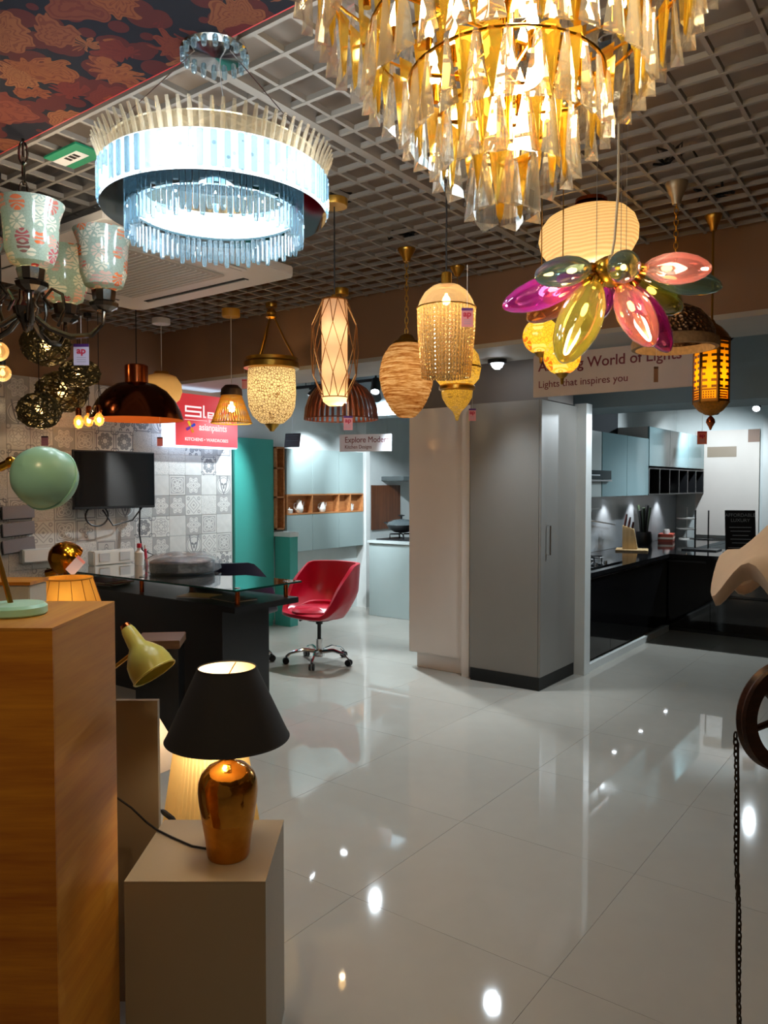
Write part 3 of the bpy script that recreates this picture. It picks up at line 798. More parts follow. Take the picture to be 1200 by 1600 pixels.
text('lettering', 'by', .04, WHT, t, (.037, .04, .245), RX, 'CENTER')
for (ya, yb) in ((-.27, .0), (.08, .3)): B('rule', WHT, t, .0365, .038, ya, yb, .255, .259)
text('lettering', 'asianpaints', .092, WHT, t, (.037, -.10, .165), RX, 'LEFT', .001, .002, .88)
text('lettering', 'KITCHENS \u2022 WARDROBES', .042, WHT, t, (.037, -.27, .06), RX, 'LEFT', .001, .001, 1.1)
lc = [(70, 90, 200), (240, 200, 60), (120, 70, 160), (240, 150, 60)]
for k in range(4):
    a = .5 + k * PI / 2
    p = MB(); p.M = Matrix.Translation((.038, -.2, .19)) @ Matrix.Rotation(a, 4, 'X')
    p.extr([(.005, -.012), (.055, -.014), (.062, 0), (.055, .014), (.005, .012)], 'x', 0, .001).build('emblem_petal', EM('emblem_%d' % k, lc[k], .8), t)
t = thing('hanging_sign', 'white hanging sign about modern kitchen designs', 'sign', pt(571, 692, 7.6), YAW * .0 + .35)
SGW = M('sign_white', (236, 236, 240), .4); SGT = M('sign_dark_red', (120, 34, 44), .5)
B('board', SGW, t, -.27, .27, -.004, .004, -.085, .085, .002)
text('lettering', 'Explore Modern', .082, SGT, t, (-.215, -.005, .005), RY, sx=.86)
text('lettering', 'Kitchen Designs', .05, SGT, t, (-.215, -.005, -.055), RY, sx=.86)
for x in (-.22, .22): MB().cyl((x, 0, .085), (x, 0, 2.95 - t.location.z), .0015, n=5).build('wire', STEEL, t)
t = thing('hanging_sign', 'large white sign about lights that inspire, hung below the beam', 'sign', (-1.78, 5.0, 2.31), .0)
P0 = pt(836, 560, 5.24); 
B('board', M('sign_board', (208, 190, 178), .4), t, -.61, .61, -.006, .006, -.15, .145, .004)
text('lettering', 'Amazing World of Lights', .098, SGT, t, (-.57, -.008, .03), RY, bold=.001, sx=.98)
text('lettering', 'Lights that inspires you', .068, SGT, t, (-.57, -.008, -.085), RY, sx=1.0)
for x in (-.5, .5): MB().cyl((x, 0, .14), (x, 0, .165), .0015, n=5).build('wire', STEEL, t)
t = thing('notice_board', 'small tilted black notice above the teal unit', 'sign', pt(457, 688, 8.2), .25)
nb = MB(); nb.M = Matrix.Rotation(-.2, 4, 'X')
nb.box(-.09, .09, -.006, .006, -.075, .075).build('board', BLACK, t)
for (w_, z) in ((.07, .045), (.06, .02), (.075, -.008)):
    pl = MB(); pl.M = Matrix.Rotation(-.2, 4, 'X')
    pl.box(-w_, w_, -.0068, -.0061, z, z + .006).build('print_line', M('faint_print', (84, 92, 98), .6), t)
MB().cyl((0, 0, .07), (0, 0, 2.95 - t.location.z), .0015, n=5).build('wire', STEEL, t)

# ================================================================== TRACK LIGHTS
def track(x0, x1, y, z, label):
    t = thing('lighting_track', label, 'track', ((x0 + x1) / 2, y, z)); a = (x1 - x0) / 2
    B('rail', BLACK, t, -a, a, -.018, .018, 0, .03)
    for x in (-a * .8, a * .8): MB().cyl((x, 0, .03), (x, 0, 2.95 - z), .006, n=8).build('drop_rod', BLACK, t)
    return t
def head(loc, aim, label, watts, size=75, vis=True, col=LCOOL):
    t = thing('track_spotlight', label, 'spotlight', loc, 0, 'black track spotlights')
    d = (Vector(aim) - Vector(loc)).normalized(); R = d.to_track_quat('Z', 'Y').to_matrix().to_4x4()
    b = MB(); b.M = R; b.lathe([(0, -.07), (.042, -.07), (.045, -.06), (.045, .075), (.040, .075), (.040, .06), (0, .058)], 20).build('head', BLACK, t, True)
    if watts > 0:
        b = MB(); b.M = R; b.lathe([(0, .066), (.038, .066)], 20).build('lens', LEDC, t)
    MB().tube([(0, 0, .11), (0, 0, .05)], .01, 8).build('stem', BLACK, t)
    B('adapter', BLACK, t, -.05, .05, -.015, .015, .11, .13)
    if watts > 0: spot('track_beam', Vector(loc) + d * .085, aim, watts, col, size, .6, .035)
    return t
track(-5.9, -4.0, 6.28, 2.60, 'black lighting track nearest the oak shelf')
track(-5.4, -3.9, 5.75, 2.60, 'black lighting track nearest the beam in the left kitchen')
track(-2.6, -1.0, 9.8, 2.60, 'black lighting track in the right kitchen')
head((-5.6, 6.28, 2.47), (-6.0, 6.9, 1.3), 'track spotlight above the oak shelf', 130)
head((-5.2, 6.28, 2.47), (-4.4, 6.0, 0), 'track spotlight second along behind the bell lantern', 150)
head((-4.75, 6.28, 2.47), (-5.6, 8.2, 1.2), 'track spotlight beside the slatted dome', 200)
head((-5.1, 5.75, 2.47), (-5.9, 4.9, 1.2), 'track spotlight pointing down over the desk side', 130)
head((-4.35, 5.75, 2.47), (-3.6, 4.3, 0), 'bright track spotlight beside the woven egg pendant', 200)
head((-4.1, 5.75, 2.47), (-4.3, 7.2, .7), 'turned track spotlight behind the woven egg pendant', 110)
head((-1.85, 9.8, 2.47), (-1.7, 6.6, 0), 'bright track spotlight near the white door post', 260)
head((-2.3, 9.8, 2.47), (-2.7, 10.9, 1.2), 'track spotlight turned to the rear wall panel', 85, 120)
head((-1.4, 9.8, 2.47), (-2.9, 7.4, 1.5), 'track spotlight turned to the frosted wall cabinets', 110, 80)
track(-2.0, -.6, 5.75, 2.75, 'black lighting track behind the large sign')
head((-1.25, 5.75, 2.62), (-2.45, 5.6, 1.3), 'track spotlight behind the large sign lighting the grey cabinet', 75)
t = thing('ceiling_downlight', 'bright round downlight below the beam beside the large sign', 'downlight', (-2.72, 5.08, 2.47))
MB().lathe([(.055, 0), (.07, 0), (.07, -.03), (.055, -.03)], 24).build('ring', BLACK, t, True)
MB().lathe([(.0, -.072), (.02, -.068), (.038, -.052), (.046, -.03), (.046, -.02)], 24).build('lens', LEDC, t, True)
spot('downlight_beam', (-2.72, 5.05, 2.37), (-2.3, 4.1, 0), 95, LCOOL, 105, .9, .05)
# ================================================================== PENDANT LAMPS
def prof(px, F, pts, z0):
    """outline of half widths (photo pixels) and rows -> radius, height above z0"""
    return [(max(0, hw) * F / 1200, pt(px, y, F).z - z0) for hw, y in pts]
def zat(y, F): return pt(600, y, F).z
def inner(pr, th=.004): return [(max(0, r - th), z) for r, z in pr][::-1]
class Pend:
    def __init__(s, name, label, px, F, ybot, group=None, cat='pendant lamp', rot=0):
        s.px, s.F = px, F; p = pt(px, ybot, F); s.z0 = p.z
        s.t = thing(name, label, cat, p, rot, group); s.loc = p
    def z(s, y): return zat(y, s.F) - s.z0
    def w(s, hw): return hw * s.F / 1200
    def pr(s, pts): return prof(s.px, s.F, pts, s.z0)
    def lathe(s, name, pts, mat, n=28, parent=None, wall=0, fn=None):
        q = s.pr(pts)
        if wall: q = q + inner(q, wall)
        return MB().lathe(q, n, fn=fn).build(name, mat, parent or s.t, True)
    def cord(s, ytop, ybot=None, mat=None, r=.003, top=None, x=0, y=0):
        z1 = (ZC + .01 if top is None else top) - s.z0
        return MB().cyl((x, y, s.z(ytop)), (x, y, z1), r, n=6).build('cord', mat or BLACKM, s.t)
    def canopy(s, hw, h, mat, name='canopy', style='disc'):
        r = s.w(hw); z = ZC - s.z0
        if style == 'disc': q = [(0, -h), (r * .95, -h), (r, -h + .005), (r, 0), (0, 0)]
        else: q = [(0, -h), (r * .35, -h), (r * .5, -h * .7), (r * .85, -h * .3), (r, -h * .1), (r, 0), (0, 0)]
        return MB().lathe([(a, b + z) for a, b in q], 24).build(name, mat, s.t, True)
    def chain(s, ybot, ytop_z, mat, ln=.03, r=.0025, w=.009):
        z = s.z(ybot); z1 = ytop_z - s.z0; k = 0
        pts = []
        for j in range(12):
            a = 2 * PI * j / 12; pts.append((w * math.cos(a), 0, ln / 2 * math.sin(a) * 1.25))
        pro = MB().tube(pts, r, 5, True).build('chain_link', mat, s.t, True)
        while z < z1:
            o = pro if k == 0 else inst(pro, s.t)
            o.location = (0, 0, z + ln / 2); o.rotation_euler = (0, 0, (k % 2) * PI / 2 + .4)
            z += ln * .95; k += 1
    def bulb(s, y, hw, watts, mat=None, dx=0, name='bulb', light=True):
        r = s.w(hw); z = s.z(y)
        b = MB().lathe([(0, z - r * 1.1), (r * .7, z - r * .8), (r, z), (r * .8, z + r * .7), (r * .35, z + r * 1.3), (r * .3, z + r * 1.7)], 14, (dx, 0, 0)).build(name, mat or BULB, s.t, True)
        if watts and light: bulb_light(s.loc + Vector((dx, 0, z - r * 1.1 - .022)), watts * .5, LWARM, .015)
        return b

# ---- mosaic glass
def mosaic(name, base, cols, sc, tr=.55, petals=10, dens=.45, lead=None, glow=0):
    n = NT(name); co = n.coord('Object'); v = n.vor(co, sc, rnd=.55)
    d = n.n('VectorMath', operation='SUBTRACT'); n.set(d.inputs[0], co)
    n.set(d.inputs[1], v.outputs['Position'])
    dn = n.n('VectorMath', operation='SCALE'); n.set(dn.inputs[0], d.outputs[0]); dn.inputs['Scale'].default_value = sc
    s = n.sep(dn.outputs[0]); h = n.m('SQRT', n.m('ADD', n.m('MULTIPLY', s[0], s[0]), n.m('MULTIPLY', s[1], s[1])))
    a = n.m('ARCTAN2', s[2], n.m('MULTIPLY', h, n.m('SIGN', n.m('ADD', s[0], s[1]))))
    dist = v.outputs['Distance']
    seg = n.m('GREATER_THAN', n.m('COSINE', n.m('MULTIPLY', a, petals)), -.35)
    band = n.m('MULTIPLY', n.m('GREATER_THAN', dist, .16), n.m('LESS_THAN', dist, dens))
    fl = n.m('MAXIMUM', n.m('MULTIPLY', seg, band), n.m('LESS_THAN', dist, .07))
    rc = n.sep(v.outputs['Color'])[0]
    c2 = n.ramp(rc, [(i / max(1, len(cols) - 1), lin(c)) for i, c in enumerate(cols)])
    v2 = n.vor(co, sc * 4.5, 'DISTANCE_TO_EDGE')
    edge = n.m('LESS_THAN', v2.outputs['Distance'], .06)
    bs = n.mixc(n.m('MULTIPLY', edge, .5 if lead else .18), lin(base), lin(lead or (90, 80, 60)))
    col = n.mixc(fl, bs, c2)
    df = n.n('BsdfDiffuse'); n.set(df.inputs[0], col); t = n.n('BsdfTranslucent'); n.set(t.inputs[0], col)
    g = n.n('BsdfGlossy'); g.inputs[1].default_value = .12
    return n.done(n.mixs(.06, n.mixs(tr, df.outputs[0], t.outputs[0]), g.outputs[0]))

# ---------------- big tiered crystal chandelier
n = NT('clear_crystal'); gg = n.n('BsdfGlass'); gg.inputs[0].default_value = (1, .985, .95, 1); gg.inputs[1].default_value = .0; gg.inputs[2].default_value = 1.5
tt = n.n('BsdfTransparent'); tt.inputs[0].default_value = (1, .985, .95, 1)
tl = n.n('BsdfTranslucent'); tl.inputs[0].default_value = (1, .96, .88, 1)
CRYS = n.done(n.mixs(.05, n.mixs(.38, gg.outputs[0], tt.outputs[0]), tl.outputs[0]))
n = NT('gold_crystal'); gg = n.n('BsdfGlass'); gg.inputs[0].default_value = (1, .85, .36, 1); gg.inputs[1].default_value = .02; gg.inputs[2].default_value = 1.5
g2 = n.n('BsdfGlossy'); g2.inputs[0].default_value = (1, .82, .32, 1); g2.inputs[1].default_value = .12
tl = n.n('BsdfTranslucent'); tl.inputs[0].default_value = (1, .80, .22, 1)
GCRYS = n.done(n.mixs(.14, n.mixs(.45, gg.outputs[0], g2.outputs[0]), tl.outputs[0]))
CF = 1.62
cc = pt(788, 343, CF)
t = thing('crystal_chandelier', 'large tiered chandelier of clear and golden wedge crystals over the aisle', 'chandelier', (cc.x, cc.y, 2.10))
def wedge(h, wt, wb, dt, db):
    m = MB()
    v = [(-wt, 0, h), (wt, 0, h), (0, dt, h + .004), (-wb, 0, .012), (wb, 0, .012), (0, db, .0)]
    m.add(v, [(0, 1, 2), (5, 4, 3), (0, 3, 4, 1), (1, 4, 5, 2), (2, 5, 3, 0)])
    return m
c1 = wedge(.135, .006, .028, .007, .022).build('crystal', CRYS, t)
c2 = wedge(.135, .022, .006, .018, .005).build('gold_crystal', GCRYS, t)
GOLDF = M('gold_frame', (226, 160, 40), .18, 1, .1)
tiers = [(.062, 7, .0), (.135, 15, .075), (.198, 22, .145), (.280, 30, .235), (.365, 38, .335), (.425, 44, .44), (.425, 44, .55)]
fa = fb = True
for ti, (r, nn, zb) in enumerate(tiers):
    rg = MB().ring((0, 0, zb + .137), r, .005, 48, 6, .6).build('tier_ring', GOLDF, t, True)
    if r > .1:
        for q in range(4):
            a = q * PI / 2 + ti * .4
            MB().cyl((.03 * math.cos(a), .03 * math.sin(a), zb + .14), (r * math.cos(a), r * math.sin(a), zb + .137), .004, n=6).build('spoke', GOLDF, rg)
    for k in range(nn):
        for kind in ((0, 1) if k % 3 else (0,)):
            a = 2 * PI * (k + .5 * kind + .13 * ti) / nn
            rr = r - .012 * kind
            mt = Matrix.Translation((rr * math.cos(a), rr * math.sin(a), zb + .012 * kind)) @ Matrix.Rotation(a - PI / 2 + random.uniform(-.25, .25), 4, 'Z') @ Matrix.Rotation(random.uniform(-.05, .05), 4, 'X')
            if kind == 0:
                if fa: c1.matrix_basis = mt; fa = False
                else: inst(c1, t, mt)
            else:
                if fb: c2.matrix_basis = mt; fb = False
                else: inst(c2, t, mt)
MB().cyl((0, 0, .12), (0, 0, .845), .016, n=12).build('stem', GOLDF, t, True)
MB().lathe([(0, .85), (.2, .85), (.2, .80), (.19, .79), (0, .79)], 36).build('canopy', GOLDF, t, True)
k = 0
for (r, nn, z) in ((.0, 1, .16), (.09, 4, .22), (.15, 6, .31), (.23, 8, .42), (.30, 8, .53)):
    for q in range(nn):
        a = 2 * PI * q / nn + r * 9
        x, y = r * math.cos(a), r * math.sin(a)
        hb = MB().cyl((x, y, z - .045), (x, y, z - .01), .009, n=10).build('candle_cup', GOLDF, t, True)
        MB().lathe([(0, z + .045), (.005, z + .03), (.011, z + .012), (.012, z), (.007, z - .01)], 12, (x, y, 0)).build('bulb', BULB, t, True)
        k += 1
for (z, w_) in ((.22, 7), (.42, 11), (.6, 9)):
    bulb_light((cc.x + .05, cc.y + .03, 2.10 + z), w_, (1, .84, .56), .05)

# ---------------- ring pendant with hanging rods (cool white)
RF = 2.5
rc = pt(337, 290, RF); RZ = zat(334, RF)
t = thing('ring_pendant', 'glowing cool white crystal ring pendant with hanging glass rods', 'pendant lamp', (rc.x, rc.y, RZ))
R1 = .352; Ri = .275
MIRR = M('dark_mirror', (70, 92, 98), .05, 1)
n = NT('lit_crystal_band'); vv = n.vor(n.coord(), 38); e = n.n('Emission'); n.set(e.inputs[0], (.78, .93, 1.0)); n.set(e.inputs[1], n.m('MULTIPLY_ADD', n.m('GREATER_THAN', vv.outputs['Distance'], .22), 1.3, .95))
LITB = n.done(e.outputs[0])
LITI = EM('lit_inner_band', (228, 244, 255), 3.4)
ICE = THIN('icy_rod_glass', (214, 236, 246), .03, 2.2, .18)
MB().lathe([(R1, 0), (R1, .115), (R1 - .02, .115)], 72).build('light_band', LITB, t, True)
MB().lathe([(R1 + .002, -.003), (Ri - .01, -.003), (Ri - .01, .004), (R1 + .002, .004)], 72).build('base_plate', MIRR, t, True)
MB().lathe([(Ri - .03, .0), (Ri - .035, .06), (Ri - .05, .06)], 72).build('inner_light_band', LITI, t, True)
GM = THIN('pale_gold_mirror', (236, 214, 176), .08, 3.0, .25)
MB().lathe([(R1 - .02, .115), (R1 - .022, .175), (R1 - .03, .175)], 72).build('gold_collar', GM, t, True)
rod = MB().box(-.009, .009, -.004, .004, 0, .10).build('crystal_block', ICE, t, bevel=.002)
for k in range(60):
    a = 2 * PI * k / 60
    mt = Matrix.Translation((math.cos(a) * (R1 + .006), math.sin(a) * (R1 + .006), .008)) @ Matrix.Rotation(a + PI / 2, 4, 'Z')
    if k == 0: rod.matrix_basis = mt
    else: inst(rod, t, mt)
fe = MB().tube([(0, 0, 0), (0, .012, .04), (0, .018, .055), (0, .030, .08)], [.0045, .005, .0045, .003], 6, flat=1.6).build('flare_rod', THIN('champagne_glass', (246, 236, 216), .03, 2.0, .2), t, True)
for k in range(76):
    a = 2 * PI * k / 76
    mt = Matrix.Translation((math.cos(a) * (R1 - .008), math.sin(a) * (R1 - .008), .112)) @ Matrix.Rotation(a - PI / 2, 4, 'Z')
    if k == 0: fe.matrix_basis = mt
    else: inst(fe, t, mt)
hr = MB().tube([(0, 0, 0), (0, 0, .012), (0, 0, .085)], [.006, .0085, .0085], 8).build('glass_rod', ICE, t, True)
for k in range(88):
    a = 2 * PI * k / 88
    dz = -.08 - .016 * (k % 4 == 0) - .008 * (k % 4 == 2)
    mt = Matrix.Translation((math.cos(a) * (Ri - .002), math.sin(a) * (Ri - .002), dz)) @ Matrix.Rotation(a, 4, 'Z')
    if k == 0: hr.matrix_basis = mt
    else: inst(hr, t, mt)
ztop = ZC - RZ
cpx = MB().lathe([(0, ztop), (.10, ztop), (.105, ztop - .02), (.09, ztop - .035), (0, ztop - .04)], 32).build('canopy', CHROME, t, True)
cr = MB().lathe([(0, 0), (.008, .005), (.01, .03), (0, .034)], 6).build('canopy_crystal', ICE, cpx)
for k in range(1, 19):
    a = 2 * PI * k / 18
    inst(cr, cpx, loc=(.1 * math.cos(a), .1 * math.sin(a), ztop - .06))
for k in range(3):
    a = 2 * PI * k / 3 + 2.2
    MB().cyl((.06 * math.cos(a), .06 * math.sin(a), ztop - .03), ((R1 - .03) * math.cos(a), (R1 - .03) * math.sin(a), .195), .0016, n=5).build('wire', STEEL, t)
for k in range(6):
    a = 2 * PI * k / 6
    bulb_light((rc.x + .43 * math.cos(a), rc.y + .43 * math.sin(a), RZ + .06), 4.4, (.82, .93, 1), .05, 'ring_glow')
bulb_light((rc.x, rc.y, RZ - .02), 5, (.82, .93, 1), .1, 'ring_glow')

# ---------------- mosaic glass chandelier at the upper left
MOS = mosaic('floral_mosaic_glass', (186, 204, 192), [(206, 70, 60), (244, 240, 226), (244, 240, 226), (236, 120, 50), (240, 236, 220), (240, 236, 220), (200, 110, 120), (120, 100, 94)], 19, .4, 10, .56)
ANT = M('antique_chrome', (120, 112, 104), .15, 1, .3)
CHF = 3.12
cp = pt(40, 470, CHF)
t = thing('mosaic_chandelier', 'chandelier with upturned floral mosaic glass shades on curved metal arms', 'chandelier', (cp.x, cp.y, zat(520, CHF)))
z0 = zat(520, CHF)
MB().lathe([(0, 0), (.012, .01), (.02, .04), (.045, .07), (.05, .1), (.03, .13), (.022, .2), (.035, .25), (.02, .3), (.012, .36), (0, .37)], 20).build('column', ANT, t, True)
dcam = Vector((math.sin(YAW), -math.cos(YAW), 0))
Rv = Vector((math.cos(YAW), math.sin(YAW), 0))
base_ang = math.atan2((dcam * .9 + Rv * .5).y, (dcam * .9 + Rv * .5).x)
for k in range(5):
    a = base_ang + 2 * PI * k / 5; c, s = math.cos(a), math.sin(a)
    ar = [(.03, .07), (.09, .02), (.17, -.01), (.25, .0), (.295, .05), (.30, .10)]
    MB().tube([(r * c, r * s, z) for r, z in ar], [.011, .011, .012, .011, .009, .008], 8).build('arm', ANT, t, True)
    MB().tube([(.1 * c, .1 * s, .1), (.07 * c, .07 * s, .14), (.1 * c, .1 * s, .18), (.14 * c, .14 * s, .16), (.15 * c, .15 * s, .1), (.12 * c, .12 * s, .03)], .007, 7).build('scroll', ANT, t, True)
    cup = MB().lathe([(0, .10), (.03, .10), (.055, .115), (.06, .13), (.045, .14), (.05, .18), (.042, .185), (0, .185)], 10, (.3 * c, .3 * s, 0)).build('cup', ANT, t)
    q = [(.045, .185), (.075, .20), (.092, .25), (.095, .31), (.1, .37), (.118, .42)]
    MB().lathe(q + inner(q, .004), 32, (.3 * c, .3 * s, 0)).build('glass_shade', MOS, t, True)
    MB().lathe([(0, .30), (.02, .285), (.022, .25), (.012, .2)], 12, (.3 * c, .3 * s, 0)).build('bulb', BULBS, t, True)
    if k in (0, 2, 4): bulb_light(cp * 0 + Vector((cp.x + .3 * c, cp.y + .3 * s, z0 + .33)), 5, (1, .86, .66), .02)
pts = []
for j in range(12):
    a = 2 * PI * j / 12; pts.append((.016 * math.cos(a), 0, .045 * math.sin(a)))
pro = MB().tube(pts, .005, 6, True).build('chain_link', ANT, t, True); k = 0; z = .40
while z < ZC - z0:
    o = pro if k == 0 else inst(pro, t)
    o.location = (0, 0, z); o.rotation_euler = (0, 0, (k % 2) * PI / 2 + .9); z += .078; k += 1
MB().cyl((0, 0, z - .09), (0, 0, ZC - z0 + .03), .006, n=6).build('hook', ANT, t)

# ---------------- wicker nest balls
NEST = M('dark_nest_fibre', (84, 74, 40), .7, var=.6, vs=30)
def nest(px, y, r, F, label, squash=.85):
    s = Pend('nest_pendant', label, px, F, y + r, 'dark woven nest pendants')
    R = s.w(r); m = MB(); zc = s.z(y)
    for k in range(135):
        ax = Vector((random.gauss(0, 1), random.gauss(0, 1), random.gauss(0, 1.6))).normalized()
        u = ax.orthogonal().normalized(); w = ax.cross(u); off = random.uniform(-.75, .75) * R; rr = math.sqrt(max(.02 * R * R, R * R - off * off)) * random.uniform(.94, 1.05)
        a0 = random.uniform(0, 6.28); L = random.uniform(2.0, 4.5)
        m.tube([ax * off + (u * math.cos(a0 + L * j / 12) + w * math.sin(a0 + L * j / 12)) * rr * random.uniform(.97, 1.05) for j in range(13)], random.uniform(.004, .009), 4, flat=.35)
    m.v = [(x, yy, zz * squash + zc) for x, yy, zz in m.v]
    o = m.build('woven_shell', NEST, s.t); o['kind'] = 'stuff'
    s.bulb(y, r * .22, 4.0, BULBS)
    s.cord(y - r * .85)
    s.canopy(9, .03, BLACK)
nest(72, 540, 35, 5.55, 'dark woven nest pendant hanging highest in the cluster')
nest(125, 583, 29, 5.44, 'flattened dark woven nest pendant behind the purple tag', .7)
nest(98, 612, 37, 5.95, 'largest dark woven nest pendant in the middle of the cluster')
nest(62, 642, 31, 5.1, 'lowest dark woven nest pendant of the cluster')
# ---------------- clear globes at the left edge
for (px, y, r, lab) in ((-2, 549, 15, 'amber glass globe lamp at the edge above the clear ring globe'), (4, 583, 13, 'clear glass globe with purple band at the edge')):
    s = Pend('globe_pendant', lab, px, 3.5 if y < 560 else 3.9, y + r, 'small globes at the edge')
    MB().ell((0, 0, s.z(y)), s.w(r), n=24, m=14).build('globe', THIN('globe_glass_%d' % y, (250, 226, 180), .03, 1.5, .25), s.t, True)
    s.lathe('socket', [(0, y - r - 8), (5, y - r - 8), (5, y - r + 2), (0, y - r + 2)], BLACK, 14)
    s.bulb(y, 4, .5, BULBS); s.cord(y - r - 8); s.canopy(8, .03, BLACK)
# ---------------- edison bulbs
for (px, y, F, lab) in ((123, 661, 5.7, 'bare amber bulb with copper socket, lowest beside the nest cluster'), (139, 658, 6.35, 'bare amber bulb touching the copper dome rim'), (155, 657, 5.45, 'bare amber bulb tucked behind the copper dome rim')):
    s = Pend('bulb_pendant', lab, px, F, y + 9, 'bare filament bulbs')
    s.lathe('bulb_glass', [(0, y + 9), (5, y + 7), (8, y), (7, y - 6), (3.5, y - 11), (3, y - 13)], THIN('amber_bulb_glass', (255, 214, 150), .03, 1.2, .2), 18)
    s.lathe('filament', [(0, y + 4), (3, y + 2), (3.5, y - 3), (0, y - 6)], EM('filament_glow', (255, 190, 100), 30), 10)
    s.lathe('socket', [(0, y - 24), (3, y - 24), (4.5, y - 21), (4.5, y - 12), (0, y - 12)], COPPER, 14)
    s.cord(y - 24); bulb_light(s.loc + Vector((0, 0, s.z(y))), 1.0, LWARM, .02); s.canopy(6, .03, BLACK)
# ---------------- copper dome pendant
DOMEO = M('dark_copper', (92, 48, 30), .16, 1, .2)
DOMEI = M('orange_copper_lining', (196, 104, 42), .4, .6, .1)
s = Pend('dome_pendant', 'large dark copper dome pendant with orange lining', 214, 5.9, 656)
s.lathe('shell', [(17, 598), (30, 601), (46, 611), (59, 627), (67, 642), (71, 656)], DOMEO, 48)
s.lathe('lining', [(70.5, 656), (66, 643), (57, 629), (44, 613.5), (29, 604), (0, 602)], DOMEI, 48)
s.lathe('neck', [(0, 570), (15, 570), (17.5, 572), (17.5, 598), (16, 599)], COPPER, 32)
s.bulb(632, 8, 9, BULB); s.cord(570, r=.004); s.canopy(9, .03, BLACK)
# ---------------- cream globe behind the dome
s = Pend('globe_pendant', 'cream globe pendant with amber collar behind the copper dome', 253, 6.55, 636)
s.lathe('shade', [(10, 584), (22, 588), (30, 600), (31, 612), (27, 624), (16, 633), (0, 636)], SHADE('cream_opal', (214, 190, 140), .5), 32)
s.lathe('collar', [(0, 582), (11, 582), (13, 590), (12, 604), (13.5, 604), (14.5, 589), (11, 581)], M('amber_collar', (176, 116, 40), .35, .3), 24)
s.bulb(612, 6, 2.0, BULBS); s.cord(583, mat=WHITEP, r=.003); s.canopy(14, .045, WHITEP)
# ---------------- rattan cone
RAT = SHADE('amber_rattan', (250, 200, 100), .6, 'weave')
s = Pend('rattan_pendant', 'amber rattan cone pendant in front of the red sign', 362, 6.2, 662)
m = MB()
for k in range(44):
    a = 2 * PI * k / 44
    p0 = s.pr([(15, 617)])[0]; p1 = s.pr([(31, 661)])[0]
    for tw in (.28, -.28):
        m.tube([(p0[0] * math.cos(a), p0[0] * math.sin(a), p0[1]), (p1[0] * math.cos(a + tw), p1[0] * math.sin(a + tw), p1[1])], .0035, 4)
o = m.build('rattan_stakes', RAT, s.t); o['kind'] = 'stuff'
for (hw, y) in ((15, 617), (31, 661)): MB().ring((0, 0, s.z(y)), s.w(hw), .006, 32, 6).build('rim', RAT, s.t, True)
s.lathe('cap', [(0, 601), (10, 602), (16, 608), (17, 618), (0, 618)], M('dark_rattan_cap', (58, 34, 22), .6), 24)
s.bulb(638, 6, 7.0, BULB); s.cord(602, mat=WHITEP, r=.003); s.canopy(14, .06, M('mustard_canopy', (206, 150, 50), .4), style='disc')
# ---------------- bell jar lantern
n = NT('pierced_bell_glass'); v = n.vor(n.coord(), 48, 'DISTANCE_TO_EDGE'); v2 = n.vor(n.coord(), 30)
col = n.mixc(n.m('LESS_THAN', v.outputs['Distance'], .07), lin((255, 244, 206)), lin((150, 120, 70)))
col = n.mixc(n.m('LESS_THAN', v2.outputs['Distance'], .14), col, lin((70, 50, 30)))
df = n.n('BsdfDiffuse'); n.set(df.inputs[0], col); tr = n.n('BsdfTranslucent'); n.set(tr.inputs[0], col)
BELL = n.done(n.mixs(.55, df.outputs[0], tr.outputs[0]))
s = Pend('bell_lantern', 'pale mosaic bell jar lantern hung on three brass rods', 425, 6.0, 674)
s.lathe('bell', [(36, 574), (37, 590), (37.5, 615), (36, 635), (30, 650), (18, 661), (0, 666)], BELL, 40)
s.lathe('rim_band', [(36, 578), (43, 576), (43, 568), (40, 565), (41, 560), (37, 560), (35, 578)], BRASS, 40)
s.lathe('finial', [(13, 661), (10, 666), (6, 670), (3, 674), (0, 674)], BRASS, 16)
for k in range(3):
    a = 2 * PI * k / 3 + .9
    MB().tube([(s.w(5) * math.cos(a), s.w(5) * math.sin(a), s.z(497)), (s.w(22) * math.cos(a), s.w(22) * math.sin(a), s.z(533)), (s.w(38) * math.cos(a), s.w(38) * math.sin(a), s.z(563))], [.006, .009, .006], 8).build('rod', BRASS, s.t, True)
s.lathe('crown', [(0, 484), (6, 484), (8, 489), (6, 493), (9, 496), (5, 499), (0, 499)], BRASS, 16)
s.bulb(600, 6, 3.4, BULB); s.cord(485, mat=BRASS); s.canopy(9, .03, BRASS)
# ---------------- wire cage pendant with linen tube
LINEN = SHADE('linen_tube', (240, 214, 182), .55)
WIRE = M('copper_wire', (168, 112, 56), .3, .8)
s = Pend('cage_pendant', 'slim linen tube pendant inside a diamond wire cage', 523, 3.83, 640)
s.lathe('linen_tube', [(19.5, 471), (20, 472), (20, 620), (18, 628), (10, 634)], LINEN, 36)
s.bulb(627, 6.5, 1.5, BULB, dx=.02)
bulb_light(s.loc + Vector((0, 0, s.z(520))), .55, (1, .68, .42), .05); bulb_light(s.loc + Vector((0, 0, s.z(575))), .35, LWARM, .05)
NW = 10
lv = [(19.5, 469, 0), (36, 510, .5), (37, 548, 0), (35, 586, .5), (20.5, 621, 0)]
pts_l = []
for hw, y, off in lv:
    pts_l.append([(s.w(hw) * math.cos(2 * PI * (k + off) / NW), s.w(hw) * math.sin(2 * PI * (k + off) / NW), s.z(y)) for k in range(NW)])
